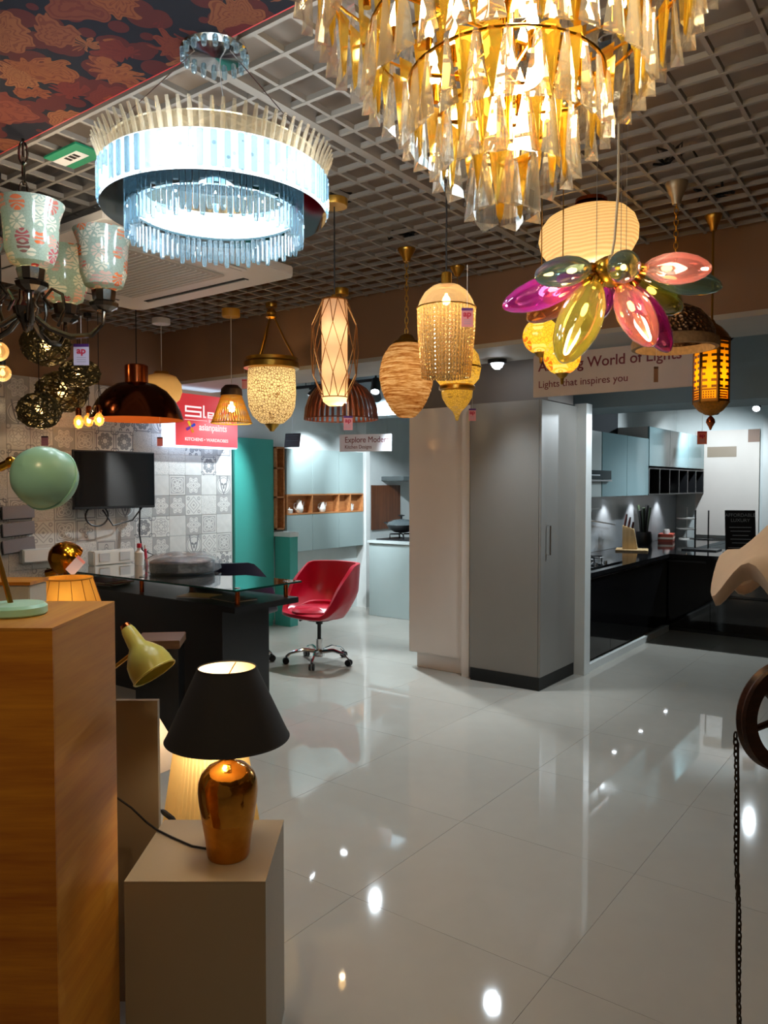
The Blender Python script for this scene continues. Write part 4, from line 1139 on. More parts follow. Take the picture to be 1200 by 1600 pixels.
for k in range(NW):
    for i in range(4):
        a = pts_l[i][k]
        if lv[i][2] == 0: nb_ = [pts_l[i + 1][k], pts_l[i + 1][(k - 1) % NW]]
        else: nb_ = [pts_l[i + 1][k], pts_l[i + 1][(k + 1) % NW]]
        for b_ in nb_: MB().cyl(a, b_, .0022, n=5).build('cage_wire', WIRE, s.t)
for hw, y in ((19.5, 469), (20.5, 621)): MB().ring((0, 0, s.z(y)), s.w(hw), .003, 32, 6).build('cage_ring', WIRE, s.t, True)
s.lathe('cap', [(0, 461), (5, 461), (7, 466), (20, 469), (0, 470)], BRASS, 20)
s.cord(462, r=.0035); s.canopy(21, .035, M('matt_gold_canopy', (190, 146, 60), .35, .7))
# ---------------- slatted wooden dome
SLW = WOOD('red_brown_slat', (96, 42, 22), (152, 78, 40), 2)
s = Pend('slat_dome_pendant', 'brown wooden dome pendant of spaced slats behind the linen tube', 533, 5.56, 657)
s.lathe('cap', [(0, 590), (12, 591), (24, 596), (32, 603), (30, 606), (0, 596)], SLW, 32)
q = s.pr([(22, 596), (40, 607), (50, 620), (56, 637), (58, 656)])
sl = MB(); th = .0095
vs = []
for r, z in q: vs += [(r, -th, z), (r, th, z), (r - .008, th, z), (r - .008, -th, z)]
fs = [(0, 3, 2, 1), (16, 17, 18, 19)]
for k in range(4):
    for e in range(4): fs.append((k * 4 + e, k * 4 + (e + 1) % 4, k * 4 + 4 + (e + 1) % 4, k * 4 + 4 + e))
slo = sl.add(vs, fs).build('slat', SLW, s.t)
for k in range(40):
    o = slo if k == 0 else inst(slo, s.t)
    o.rotation_euler = (0, 0, 2 * PI * k / 40)
MB().ring((0, 0, s.z(655)), s.w(57), .004, 40, 6).build('rim', SLW, s.t, True)
s.cord(591, r=.003); s.canopy(12, .045, M('gold_cup', (206, 156, 60), .3, .8)); s.bulb(628, 6, 3.0, BULBS)
# ---------------- woven egg
n = NT('woven_straw'); co = n.coord()
f1 = n.noise(n.scale(co, (9, 9, 95)), 1, 3); f2 = n.noise(n.scale(co, (40, 40, 260)), 1, 2)
col = n.ramp(n.m('ADD', n.m('MULTIPLY', f1, .7), n.m('MULTIPLY', f2, .3)), [(.36, lin((140, 84, 34))), (.5, lin((196, 150, 92))), (.6, lin((226, 198, 150)))])
df = n.n('BsdfDiffuse'); n.set(df.inputs[0], col); n.set(df.inputs['Normal'], n.bump(f2, .01, .8)); tr = n.n('BsdfTranslucent'); n.set(tr.inputs[0], col)
STRAW = n.done(n.mixs(.3, df.outputs[0], tr.outputs[0]))
s = Pend('egg_pendant', 'woven straw egg shaped pendant on a brass chain', 635, 4.62, 652)
q = []
raw = [(17, 535), (26, 541), (36, 556), (41, 574), (42, 590), (39, 608), (32, 626), (24, 640), (15, 650), (11, 652)]
for (a, b) in zip(raw, raw[1:]):
    for j in range(5): q.append((a[0] + (b[0] - a[0]) * j / 5 + (.55 if j % 2 else 0), a[1] + (b[1] - a[1]) * j / 5))
s.lathe('woven_body', q + [raw[-1]], STRAW, 40)
s.lathe('cap', [(4, 522), (10, 525), (14, 532), (20, 534), (22, 538), (0, 538)], BRASS, 24)
s.chain(522, ZC - .06, BRASS, .034, .0028, .010); s.canopy(14, .075, BRASS, style='cone'); bulb_light(s.loc + Vector((0, 0, s.z(585))), 2.2, (1, .82, .55), .04)
# ---------------- ribbed glass lantern
n = NT('ribbed_amber_glass'); t1 = n.n('BsdfTransparent'); n.set(t1.inputs[0], lin((250, 226, 176)))
g = n.n('BsdfGlossy'); g.inputs[1].default_value = .08; n.set(g.inputs[0], (1, .93, .8))
sx = n.sep(n.coord()); an = n.m('ARCTAN2', sx[1], sx[0])
tw = n.m('SINE', n.m('ADD', n.m('MULTIPLY', an, 48), n.m('MULTIPLY', n.m('SINE', n.m('MULTIPLY', sx[2], 400)), .8)))
nm = n.bump(tw, .01, .9); n.set(g.inputs['Normal'], nm)
d1 = n.n('BsdfTranslucent'); n.set(d1.inputs[0], lin((240, 204, 140)))
fr = n.n('Fresnel'); fr.inputs[0].default_value = 1.5; n.set(fr.inputs['Normal'], nm)
RIBG = n.done(n.mixs(n.m('MULTIPLY_ADD', tw, .06, .12), n.mixs(n.m('MULTIPLY', fr.outputs[0], 2.5), t1.outputs[0], g.outputs[0]), d1.outputs[0]))
s = Pend('glass_lantern', 'ribbed amber glass bell lantern with brass neck and price tag', 697, 3.0, 590)
s.lathe('glass_dome', [(9, 445), (22, 448), (34, 458), (42, 472), (45, 482)], THIN('smoky_amber_dome', (236, 214, 176), .06, 1.4, .14), 48)
s.lathe('ribbed_glass', [(45, 482), (44, 520), (40.5, 560), (38, 590)], RIBG, 96, fn=lambda r, z, a: (r * (1 + .012 * math.cos(48 * a)), z))
s.lathe('neck', [(0, 426), (7, 426), (8.5, 429), (8.5, 444), (10, 446), (0, 446)], GOLD, 24)
MB().ring((0, 0, s.z(482)), s.w(45.5), .0025, 48, 6).build('collar_ring', BRASS, s.t, True)
s.bulb(470, 6.5, 6.0, BULB); s.cord(426, r=.003); s.canopy(14, .03, BLACK)
# ---------------- ornate gold lantern behind it
GFIL = mosaic('gold_filigree_glass', (236, 206, 96), [(150, 110, 30), (250, 230, 150), (180, 140, 40)], 16, .5, 8, .5, (110, 80, 20))
s = Pend('ornate_lantern', 'gilded filigree ball lantern with a pointed tail behind the glass one', 714, 5.0, 657)
s.lathe('globe', [(8, 534), (22, 540), (33, 555), (37, 575), (34, 592), (25, 603)], GFIL, 40)
s.lathe('belt', [(25, 601), (28, 604), (28, 609), (24, 611)], BRASS, 40)
s.lathe('bowl', [(25, 609), (23, 622), (16, 634), (7, 643), (4, 649), (2, 657), (0, 657)], GFIL, 40)
s.lathe('crown', [(3, 518), (6, 521), (4, 526), (9, 531), (10, 536), (0, 537)], GOLD, 20)
MB().ring((0, 0, s.z(575)), s.w(37.5), .006, 40, 6).build('girdle', GOLD, s.t, True)
s.cord(518, mat=BRASS); s.canopy(12, .06, BRASS, style='cone'); bulb_light(s.loc + Vector((0, 0, s.z(580))), 1.2, (1, .75, .4), .03)
# ---------------- cream opal drum near the ceiling
n = NT('ribbed_opal'); sx = n.sep(n.coord()); w = n.m('SINE', n.m('MULTIPLY', n.m('ADD', sx[2], n.m('MULTIPLY', n.noise(n.coord(), 6, 2), .03)), 420))
col = n.mixc(n.m('MULTIPLY_ADD', w, .5, .5), lin((226, 206, 160)), lin((250, 236, 200)))
df = n.n('BsdfDiffuse'); n.set(df.inputs[0], col); n.set(df.inputs['Normal'], n.bump(w, .004, .5)); tr = n.n('BsdfTranslucent'); n.set(tr.inputs[0], col)
OPAL = n.done(n.mixs(.5, df.outputs[0], tr.outputs[0]))
s = Pend('opal_pendant', 'squat cream ribbed opal lamp close to the ceiling', 923, 3.84, 412)
sh = s.lathe('shade', [(36, 330), (46, 331), (60, 337), (71, 350), (75.5, 367), (73, 385), (64, 399), (48, 408), (25, 413), (0, 414)], OPAL, 56)
sh.rotation_euler = (Matrix.Rotation(-.1, 3, Vector((-math.sin(YAW), math.cos(YAW), 0)))).to_euler()
s.lathe('cap', [(0, 318), (20, 318), (26, 321), (38, 330), (0, 331)], COPPER, 32)
s.lathe('canopy', [(0, 312), (24, 312), (25, 318), (0, 319)], COPPER, 32)
s.bulb(370, 14, 5.5, BULBS)
# ---------------- colourful petal pendant
PF = 2.5
pc = pt(955, 425, PF)
t = thing('petal_pendant', 'colourful pendant of teal, pink, lime and magenta glass petals around a brass hub', 'pendant lamp', pc)
MB().ell((0, 0, 0), .05, n=20, m=12).build('hub', BRASS, t, True)
MB().lathe([(.055, -.012), (.06, .0), (.055, .03), (.03, .045), (0, .05)], 24).build('hub_collar', GOLD, t, True)
for k in range(4):
    a = k * PI / 2 + .4
    cb = MB(); cb.M = Matrix.Translation((.058 * math.cos(a), .058 * math.sin(a), .025)) @ Matrix.Rotation(a, 4, 'Z')
    cb.box(-.006, .006, -.013, .013, -.013, .013).build('crystal_stud', CHROME, t, bevel=.003)
PCOL = {'teal': (150, 196, 196), 'mag': (206, 60, 190), 'oran': (232, 156, 80), 'lime': (222, 218, 104), 'salm': (240, 160, 150), 'gren': (176, 180, 70)}
PM = {}
for k_, c_ in PCOL.items(): PM[k_] = THIN('petal_glass_' + k_, tuple(255 * (x / 255) ** .5 for x in c_), .03, 2.0, .14, bc=c_)
def petal(bx, by, tx, ty, dF, col, hw):
    a = pt(bx, by, PF) - pc; b = pt(tx, ty, PF + dF) - pc
    d = b - a; L = d.length; R = d.to_track_quat('Z', 'Y').to_matrix().to_4x4(); w = hw * PF / 1200
    shp = [(.18, 0), (.30, .03), (.62, .13), (.88, .28), (1, .45), (.97, .6), (.8, .78), (.5, .92), (.22, .985), (0, 1.0)]
    m = MB(); m.M = Matrix.Translation(a) @ R
    g = m.lathe([(r * w, z * L) for r, z in shp], 28).build('petal', PM[col], t, True)
    m = MB(); m.M = Matrix.Translation(a) @ R
    m.lathe([(0, -.02), (w * .3, -.02), (w * .34, .0), (w * .3, .015), (0, .02)], 16).build('socket', GOLD, g, True)
    m = MB(); m.M = Matrix.Translation(a) @ R
    m.lathe([(0, L * .27), (.007, L * .29), (.010, L * .36), (.007, L * .42), (0, L * .44)], 12).build('bulb', BULBS, g, True)
    m = MB(); m.cyl((0, 0, 0), tuple(a), .009, n=8).build('arm', BRASS, t, True)
    return pc + a + d * .4
for i, ar in enumerate(((922, 418, 838, 432, -.17, 'teal', 23), (912, 434, 785, 480, .02, 'mag', 25), (915, 440, 824, 500, .16, 'oran', 24), (932, 440, 878, 566, -.08, 'lime', 34), (944, 440, 933, 496, .24, 'mag', 22),
           (972, 420, 978, 413, -.25, 'teal', 24), (1004, 419, 1113, 420, -.10, 'salm', 24), (1000, 428, 1128, 448, .12, 'teal', 22), (992, 436, 1062, 484, .20, 'gren', 26), (968, 446, 1020, 540, -.12, 'salm', 27), (985, 446, 1046, 550, .06, 'mag', 24))):
    q = petal(*ar)
    if i in (1, 3, 6, 9): bulb_light(q, .8, (1, .8, .6), .02)
for (dx, dy) in ((-.05, 0), (.02, .03), (.055, -.02)): MB().cyl((dx, dy, .04), (dx, dy, ZC - pc.z), .001, n=5).build('wire', STEEL, t)
MB().tube([(.0, 0, .045), (.01, 0, .1), (.02, 0, .25), (.02, 0, ZC - pc.z)], .004, 6).build('cord', M('clear_cord', (190, 180, 160), .4), t)
MB().lathe([(0, ZC - pc.z - .03), (.09, ZC - pc.z - .03), (.095, ZC - pc.z), (0, ZC - pc.z)], 24).build('canopy', CHROME, t, True)
# ---------------- yellow mosaic balls
YMOS = mosaic('yellow_mosaic', (240, 206, 70), [(240, 140, 30), (250, 236, 150), (230, 110, 20), (250, 220, 60)], 14, .6, 8, .5, (150, 110, 20))
for (px, y, r, F, lab) in ((845, 525, 28, 3.62, 'yellow mosaic ball lamp, upper of the two'), (878, 557, 28.5, 3.5, 'yellow mosaic ball lamp, lower of the two')):
    s = Pend('mosaic_ball', lab, px, F, y + r + 16, 'yellow mosaic balls')
    MB().ell((0, 0, s.z(y)), s.w(r), n=36, m=20).build('ball', YMOS, s.t, True)
    s.lathe('finial', [(11, y + r - 3), (8, y + r + 2), (3, y + r + 6), (2, y + r + 14), (0, y + r + 16)], BRASS, 16)
    s.lathe('crown', [(0, y - r - 8), (3, y - r - 8), (10, y - r + 2), (0, y - r + 3)], BRASS, 16)
    bulb_light(s.loc + Vector((0, 0, s.z(y))), 0.45, (1, .85, .55), .02); s.cord(y - r - 8, mat=BRASS, r=.0025); s.canopy(9, .04, BRASS, style='cone')
# ---------------- hammered bronze dome
n = NT('hammered_bronze'); v = n.vor(n.coord(), 55); HAMM = n.done(n.bsdf(n.mixc(v.outputs['Distance'], lin((150, 116, 84)), lin((84, 58, 40))), .3, .9, normal=n.bump(v.outputs['Distance'], .02, 1)))
s = Pend('hammered_dome', 'hammered bronze dome pendant on a chain behind the petals', 1054, 3.62, 546)
s.lathe('dome', [(4, 476), (20, 478), (38, 487), (51, 502), (58, 518), (60, 532)], HAMM, 48, wall=.003)
s.lathe('rim', [(59, 528), (63, 531), (65, 537), (64, 545), (58, 546), (57, 533)], M('crusted_rim', (176, 140, 96), .5, .4, .5, 60, .8), 48)
s.chain(478, ZC - .09, BRASS, .028, .0025, .009)
s.canopy(17, .10, M('pale_bronze_canopy', (170, 150, 120), .4, .6), style='cone'); s.bulb(522, 7, 2.0, BULBS)
# ---------------- moroccan hexagonal lantern
AMB = SHADE('amber_pane', (250, 206, 70), .7)
BRZ = M('gilded_lattice', (150, 104, 44), .35, .9, .3)
s = Pend('hex_lantern', 'pierced brass hexagonal lantern with glowing amber panes', 1110, 4.05, 672)
zt, zb = s.z(530), s.z(630); ra = s.w(26)
for k in range(6):
    a0 = 2 * PI * k / 6 + .12; a1 = a0 + 2 * PI / 6
    p0 = Vector((ra * math.cos(a0), ra * math.sin(a0), 0)); p1 = Vector((ra * math.cos(a1), ra * math.sin(a1), 0))
    e = (p1 - p0); L = e.length; nrm = Vector((math.cos((a0 + a1) / 2), math.sin((a0 + a1) / 2), 0))
    Mx = Matrix((( *(e / L), 0), (*nrm, 0), (0, 0, 1, 0), (0, 0, 0, 1))).transposed()
    Mx = Matrix.Translation(p0) @ Mx
    H = zt - zb
    pn = MB(); pn.M = Mx; pane = pn.box(.008, L - .008, -.006, -.003, zb, zt).build('pane', AMB, s.t)
    f = MB(); f.M = Mx
    f.box(0, L, -.002, .002, zb, zb + .018).box(0, L, -.002, .002, zt - .018, zt).box(0, .010, -.002, .002, zb, zt).box(L - .010, L, -.002, .002, zb, zt)
    # keyhole cut: pierced corners around an arched opening
    f.extr([(.01, zt - .02), (L * .38, zt - .02), (L * .3, zt - .09), (.01, zt - .13)], 'y', -.002, .002) if False else None
    for j in range(7):
        zz = zb + .022 + j * .013
        if j < 3:
            for i in range(5): f.ring((0, 0, 0), .001, .0005, 3, 3) if False else f.box(.014 + i * (L - .028) / 5, .014 + i * (L - .028) / 5 + .006, -.002, .002, zz, zz + .008)
    for j in range(8):
        tt_ = j / 7; zz = zb + .075 + tt_ * (H - .11); wd = .012 + .022 * (tt_ ** 1.5) + (.012 if tt_ < .15 else 0)
        f.box(.01, .01 + wd, -.002, .002, zz, zz + .013); f.box(L - .01 - wd, L - .01, -.002, .002, zz, zz + .013)
    f.box(.01, L - .01, -.002, .002, zb + .062, zb + .07)
    f.build('panel', BRZ, s.t)
    MB().cyl((p0.x, p0.y, zb - .004), (p0.x, p0.y, zt + .004), .004, n=8).build('corner_post', BRZ, s.t)
s.lathe('bowl', [(27, 629), (25, 634), (18, 642), (8, 648), (0, 650)], M('pierced_bowl', (196, 130, 40), .35, .7, .6, 90, .9), 12)
s.lathe('drop', [(2, 650), (6, 655), (7, 660), (3, 667), (1, 672), (0, 672)], COPPER, 14)
s.lathe('roof', [(27, 531), (24, 524), (14, 512), (6, 506), (3, 500), (0, 500)], BRZ, 12)
s.cord(500, mat=BRASS, r=.006); s.canopy(13, .08, BRASS, style='cone'); bulb_light(s.loc + Vector((0, 0, s.z(590))), 1.8, (1, .84, .55), .03)

# ---------------- price tags
TAGP = M('tag_purple', (84, 34, 120), .5); TAGL = M('tag_paper', (206, 192, 214), .5); TAGK = M('tag_pink', (226, 150, 156), .5); TRED = M('tag_red_print', (196, 40, 70), .5)
def price_tag(px, y, F, w, h, label, paper=TAGL, top=TAGP, rz=0, up=.06, logo=True, roll=0):
    p = pt(px, y, F); s_ = F / 1200
    t = thing('price_tag', label, 'price tag', p, YAW + rz, 'hanging price tags'); t.rotation_euler[1] = roll
    a, b = w * s_ / 2, h * s_ / 2
    B('card', paper, t, -a, a, -.0008, .0008, -b, b)
    B('header', top, t, -a, a, -.0013, -.0009, b * .72, b)
    if logo:
        text('lettering', 'ap', h * s_ * .42, TRED, t, (0, -.0015, b * .1), RY, 'CENTER', .0002, .0012, 1.1)
        for j in range(3): B('print_line', M('tag_grey_print', (170, 160, 176), .6), t, -a * .6, a * .6, -.0012, -.0009, -b * (.3 + .2 * j), -b * (.24 + .2 * j))
    MB().cyl((0, 0, b), (0, 0, b + up), .0008, n=5).build('string', WHITEP, t)
    return t
price_tag(127, 554, 3.2, 24, 33, 'purple topped price tag hanging from the mosaic chandelier arm', up=.115)
price_tag(730, 496, 2.88, 18, 29, 'purple topped price tag on the ribbed glass lantern', TAGK, up=.16)
price_tag(544, 661, 3.8, 14, 22, 'pink price tag below the linen tube pendant', TAGK, up=.07)
price_tag(738, 648, 4.95, 11, 19, 'pink price tag under the ornate gold lantern', TAGK, up=.12)
price_tag(1097, 684, 4.05, 15, 20, 'orange pink price tag under the hexagonal lantern', M('tag_orange', (230, 130, 104), .5), M('tag_red', (196, 60, 60), .5), up=.115)
price_tag(70, 689, 5.1, 11, 15, 'small pink tag under the nest cluster', TAGK, M('tag_dark', (60, 36, 50), .5), up=.1, logo=False)
price_tag(250, 690, 5.9, 9, 14, 'small pink tag below the copper dome', TAGK, M('tag_dark2', (60, 36, 50), .5), up=.375, logo=False)
price_tag(382, 600, 6.0, 8, 14, 'small red tag hanging from the bell lantern rim', TAGK, TRED, up=.1, logo=False)
price_tag(1025, 585, 3.6, 7, 24, 'narrow tan tag under the hammered dome', M('tag_tan', (150, 112, 84), .5), M('tag_dark3', (90, 60, 44), .5), up=.29, logo=False)
# ================================================================== FOREGROUND DISPLAY
def cf(R, F, z=0): return Vector((R * math.cos(YAW) - F * math.sin(YAW), R * math.sin(YAW) + F * math.cos(YAW), z))
WPED = WOOD('veneer_oak', (166, 92, 10), (212, 140, 30), 0, .9, .4)
WPED2 = WOOD('veneer_oak_side', (176, 108, 22), (206, 146, 48), 1, .7, .4)
GPED = M('grey_plinth_laminate', (146, 132, 110), .45, var=.04)
# wooden plinth
t = thing('wooden_plinth', 'tall wooden veneer display plinth in the corner', 'plinth', cf(-.652 - .3, 1.675), YAW)
B('body', WPED, t, -.3, .294, -.169, .175, 0, 1.262)
B('front_veneer', WPED, t, -.3, .30, -.175, -.1695, 0, 1.262)
B('side_veneer', WPED2, t, .2945, .30, -.169, .175, 0, 1.262)
B('top_veneer', WPED2, t, -.3, .30, -.175, .175, 1.2625, 1.268)
t = thing('grey_plinth', 'low grey display plinth under the black shaded lamp', 'plinth', cf(-.468, 2.04), YAW)
B('body', GPED, t, -.174, .174, -.169, .175, 0, .563)
B('front_panel', GPED, t, -.175, .175, -.175, -.1695, 0, .563)
B('top_panel', GPED, t, -.175, .175, -.175, .175, .5635, .569)
t = thing('grey_plinth', 'taller grey display plinth behind the wooden one', 'plinth', cf(-.67, 2.25), YAW)
B('front_panel', GPED, t, -.9, 0, 0, .02, 0, .911)
bp_ = [(-.9, .0205), (-.19, .0205), (-.43, .75), (-.9, .75)]
MB().extr(bp_, 'z', 0, .905).build('body', GPED, t)
MB().extr(bp_, 'z', .9055, .911).build('top_panel', GPED, t)
# ---- table lamp with black shade and gold vase base
LF = 2.0
lp = pt(357, 1345, LF)
t = thing('table_lamp', 'table lamp with a black tapered shade on a golden vase base', 'table lamp', (lp.x, lp.y, .569))
def lpr(pts): return [(hw * LF / 1200, zat(y, LF) - .569) for hw, y in pts]
z_b = zat(1345, LF)
BLKSH = M('black_shade_cloth', (20, 17, 15), .85, var=.1, vs=60)
CRLIN = SHADE('cream_shade_lining', (250, 232, 206), .2)
q = lpr([(46, 1043), (97, 1152)])
MB().lathe(q, 64).build('shade', BLKSH, t, True)
MB().lathe([(r - .003, z) for r, z in q], 64).build('shade_lining', CRLIN, t, True)
for r, z in q: MB().ring((0, 0, z), r - .001, .0022, 64, 6).build('shade_rim', BLKSH, t, True)
n = NT('crackled_gold_glaze'); sx = n.sep(n.coord()); f = n.noise(n.coord(), 40, 4)
band = n.m('GREATER_THAN', n.m('ADD', sx[2], n.m('MULTIPLY', n.noise(n.coord(), 12, 2), .03)), .115)
rg = n.m('MULTIPLY_ADD', n.m('SUBTRACT', 1.0, band), .26, .09)
VASE = n.done(n.bsdf(n.mixc(f, lin((176, 112, 34)), lin((214, 150, 58))), rg, .92, normal=n.bump(n.m('MULTIPLY', f, band), .004, .25)))
def vz(y): return (1350 - y) / 1200 * LF
vp = [(0, 1350), (31, 1350), (33, 1346), (36, 1320), (41, 1290), (45.5, 1262), (47, 1245), (46, 1230), (41, 1217), (30, 1206), (16, 1200), (11, 1195), (10, 1188), (13, 1181), (9, 1179), (0, 1179)]
MB().lathe([(hw * LF / 1200, vz(y)) for hw, y in vp], 48).build('vase_base', VASE, t, True)
MB().cyl((0, 0, vz(1180)), (0, 0, vz(1130)), .008, n=10).build('stem', BRASS, t)
MB().lathe([(0, vz(1070)), (.02, vz(1076)), (.028, vz(1092)), (.018, vz(1115)), (.012, vz(1130))], 16).build('bulb', BULBS, t, True)
for k in range(3):
    a = k * 2 * PI / 3
    MB().cyl((.015 * math.cos(a), .015 * math.sin(a), vz(1062)), ((q[0][0] - .003) * math.cos(a), (q[0][0] - .003) * math.sin(a), q[0][1] - .004), .0015, n=5).build('spider_arm', BRASS, t)
bulb_light(Vector((lp.x - .025, lp.y - .03, .569 + vz(1098))), 2.6, (1, .78, .48), .03)
# cord
t = thing('lamp_cord', 'black lamp cord running over the grey plinth with an inline switch', 'cord', (lp.x, lp.y, .569))
def rel(px, y, z): # on horizontal plane z
    u = (800 - y) / 1200; h = math.cos(PITCH) + u * math.sin(PITCH); d = -math.sin(PITCH) + u * math.cos(PITCH); F = (z - EYE) / d * h
    return pt(px, y, F) - Vector((lp.x, lp.y, .569))
path = [rel(328, 1327, .573), rel(300, 1322, .573), rel(268, 1308, .573), rel(244, 1296, .574)]
path += [pt(228, 1284, 2.19) - Vector((lp.x, lp.y, .569)), pt(205, 1262, 2.17) - Vector((lp.x, lp.y, .569)), pt(178, 1243, 2.15) - Vector((lp.x, lp.y, .569))]
MB().tube(path, .0032, 6).build('cable', BLACKM, t, True)
t = thing('switch_cord', 'second black cord with a rocker switch hanging behind the plinth', 'cord', pt(262, 1274, 2.3))
o_ = pt(262, 1274, 2.3)
MB().tube([pt(243, 1262, 2.3) - o_, pt(252, 1266, 2.3) - o_, pt(272, 1283, 2.3) - o_, pt(279, 1292, 2.3) - o_, pt(281, 1330, 2.3) - o_], .0028, 6).build('cable', BLACKM, t, True)
MB().tube([pt(252, 1266, 2.3) - o_, pt(256, 1269, 2.3) - o_, pt(270, 1280, 2.3) - o_, pt(274, 1284, 2.3) - o_], [.005, .0085, .0085, .005], 8).build('switch', BLACK, t, True)
# ---- pleated cream lamp behind
PLE = SHADE('pleated_cream', (244, 214, 150), .5)
PL = 3.0
s = Pend('pleated_lamp', 'cream pleated shade lamp glowing behind the black shaded one', 330, PL, 1286, cat='floor lamp')
s.t.location.z = 0; dz = s.z0
q = s.pr([(46, 1120), (52, 1140), (74, 1286)])
MB().lathe([(r, z + dz) for r, z in q], 120, fn=lambda r, z, a: (r * (1 + .018 * math.cos(60 * a)), z)).build('shade', PLE, s.t, True)
for (r, z) in (q[0], q[2]): MB().ring((0, 0, z + dz), r, .004, 64, 6).build('shade_rim', PLE, s.t, True)
MB().lathe([(0, 0), (.1, 0), (.1, .02), (.03, .04), (.02, .08), (.03, .16), (.016, .24), (.012, .45), (0, .45)], 24).build('base', BRASS, s.t, True)
MB().ell((0, 0, .5), .03).build('bulb', BULBS, s.t, True)
bulb_light(Vector((s.loc.x + .05, s.loc.y - .03, .52)), 1.8, (1, .82, .55), .015)
# ---- white cone shade lamp
s = Pend('cone_lamp', 'white cone shade lamp half hidden behind the taller grey plinth', 205, 3.4, 1175, cat='floor lamp')
s.t.location.z = 0; dz = s.z0
q = s.pr([(38, 1116), (78, 1190)])
MB().lathe([(r, z + dz) for r, z in q], 48).build('shade', SHADE('white_shade', (236, 222, 206), .4), s.t, True)
MB().lathe([(0, 0), (.1, 0), (.1, .02), (.02, .05), (.014, .25), (.012, .38), (0, .38)], 24).build('base', STEEL, s.t, True)
MB().ell((0, 0, .41), .03).build('bulb', BULBS, s.t, True)
bulb_light(Vector((s.loc.x + .05, s.loc.y, .42)), 1.5, LWARM, .015)
# ---- mint desk lamp on the wooden plinth
MINT = M('mint_enamel', (168, 230, 212), .28, var=.03)
mb_ = cf(-.80, 1.66, 1.268)
t = thing('desk_lamp', 'mint green desk lamp with a round head and brass joint', 'desk lamp', mb_, YAW)
MB().lathe([(0, 0), (.06, 0), (.064, .004), (.064, .018), (.058, .024), (0, .026)], 40).build('base', MINT, t, True)
hp = Vector(((68 - 600) / 1200 * 1.62 + .80, 1.62 - 1.66, pt(68, 745, 1.62).z - 1.268))
jp = Vector(((18 - 600) / 1200 * 1.62 + .80, 1.62 - 1.66, pt(18, 722, 1.62).z - 1.268))
MB().tube([(-.01, 0, .02), (-.045, 0, .16), (-.06, -.01, .27), tuple(jp + Vector((-.02, 0, -.006)))], .006, 8).build('arm', BRASS, t, True)
MB().tube([tuple(jp + Vector((-.025, 0, -.012))), tuple(jp)], .009, 10).build('joint', GOLD, t, True)
MB().ell(tuple(jp), .012).build('knob', GOLD, t, True)
MB().cyl(tuple(jp), tuple(hp + (jp - hp) * .75), .008, n=10).build('neck', GOLD, t, True)
d = Vector((.25, .85, -.35)).normalized(); R = d.to_track_quat('Z', 'Y').to_matrix().to_4x4()
m = MB(); m.M = Matrix.Translation(hp) @ R
rr = .0645
pf = [(0, -rr), (rr * .35, -rr * .94), (rr * .66, -rr * .76), (rr * .88, -rr * .48), (rr, -rr * .12), (rr * 1.02, rr * .2), (rr * 1.0, rr * .42), (rr * .9, rr * .62)]
m.lathe(pf + [(r - .002, z) for r, z in pf[::-1]], 40).build('head', MINT, t, True)
m = MB(); m.M = Matrix.Translation(hp) @ R
m.ring((0, 0, rr * .30), rr * 1.02, .0025, 40, 6).build('seam', MINT, t, True)
# ---- lamps standing on the taller grey plinth
zp = .911
VEN = SHADE('veneer_shade', (226, 164, 70), .25)
s = Pend('veneer_lamp', 'honey coloured veneer drum shade lamp behind the wooden plinth', 108, 2.7, 1000, cat='table lamp')
s.t.location.z = zp
dz = s.z0 - zp
q = s.pr([(36, 903), (47, 938), (66, 1000)])
MB().lathe([(r, z + dz) for r, z in q], 40).build('shade', VEN, s.t, True)
for (r, z) in (q[0], q[2]): MB().ring((0, 0, z + dz), r, .003, 40, 6).build('shade_rim', VEN, s.t, True)
for k in range(14):
    a = 2 * PI * k / 14
    MB().cyl((q[0][0] * 1.01 * math.cos(a), q[0][0] * 1.01 * math.sin(a), q[0][1] + dz), (q[2][0] * 1.01 * math.cos(a + .05), q[2][0] * 1.01 * math.sin(a + .05), q[2][1] + dz), .0012, n=4).build('seam', WIRE, s.t)
MB().lathe([(0, 0), (.06, 0), (.06, .012), (.015, .02), (.012, .2), (0, .2)], 20).build('base', BRASS, s.t, True)
MB().ell((0, 0, .24), .022).build('bulb', BULBS, s.t, True)
bulb_light(Vector((s.loc.x + .04, s.loc.y - .03, zp + .24)), .4, (1, .82, .55), .01)
# gold dome lamp
GF = 2.92
g0 = pt(103, 872, GF)
t = thing('gold_dome_lamp', 'tilted shiny gold dome desk lamp with a dangling tag', 'desk lamp', (g0.x, g0.y, zp), YAW)
GG = M('polished_gold', (206, 140, 36), .16, 1, .12)
zc = g0.z - zp
d = Vector((.55, .5, -.7)).normalized(); R = d.to_track_quat('Z', 'Y').to_matrix().to_4x4()
rr = .066
pf = [(0, -rr * .98), (rr * .4, -rr * .9), (rr * .72, -rr * .66), (rr * .92, -rr * .3), (rr, .0), (rr * 1.0, rr * .28)]
m = MB(); m.M = Matrix.Translation((0, 0, zc)) @ R
m.lathe(pf + [(r - .002, z) for r, z in pf[::-1]], 40).build('head', GG, t, True)
m = MB(); m.M = Matrix.Translation((0, 0, zc)) @ Matrix.Rotation(.0, 4, 'Z')
m.tube([(-.02, 0, -.045), (-.065, 0, -.058), (-.075, 0, -.06)], [.012, .016, .016], 12).build('socket', GG, t, True)
MB().tube([(-.07, 0, zc - .06), (-.08, 0, zc * .55), (-.05, 0, .02)], .005, 8).build('arm', GG, t, True)
MB().lathe([(0, 0), (.06, 0), (.06, .012), (0, .016)], 28, (-.05, 0, 0)).build('base', GG, t, True)
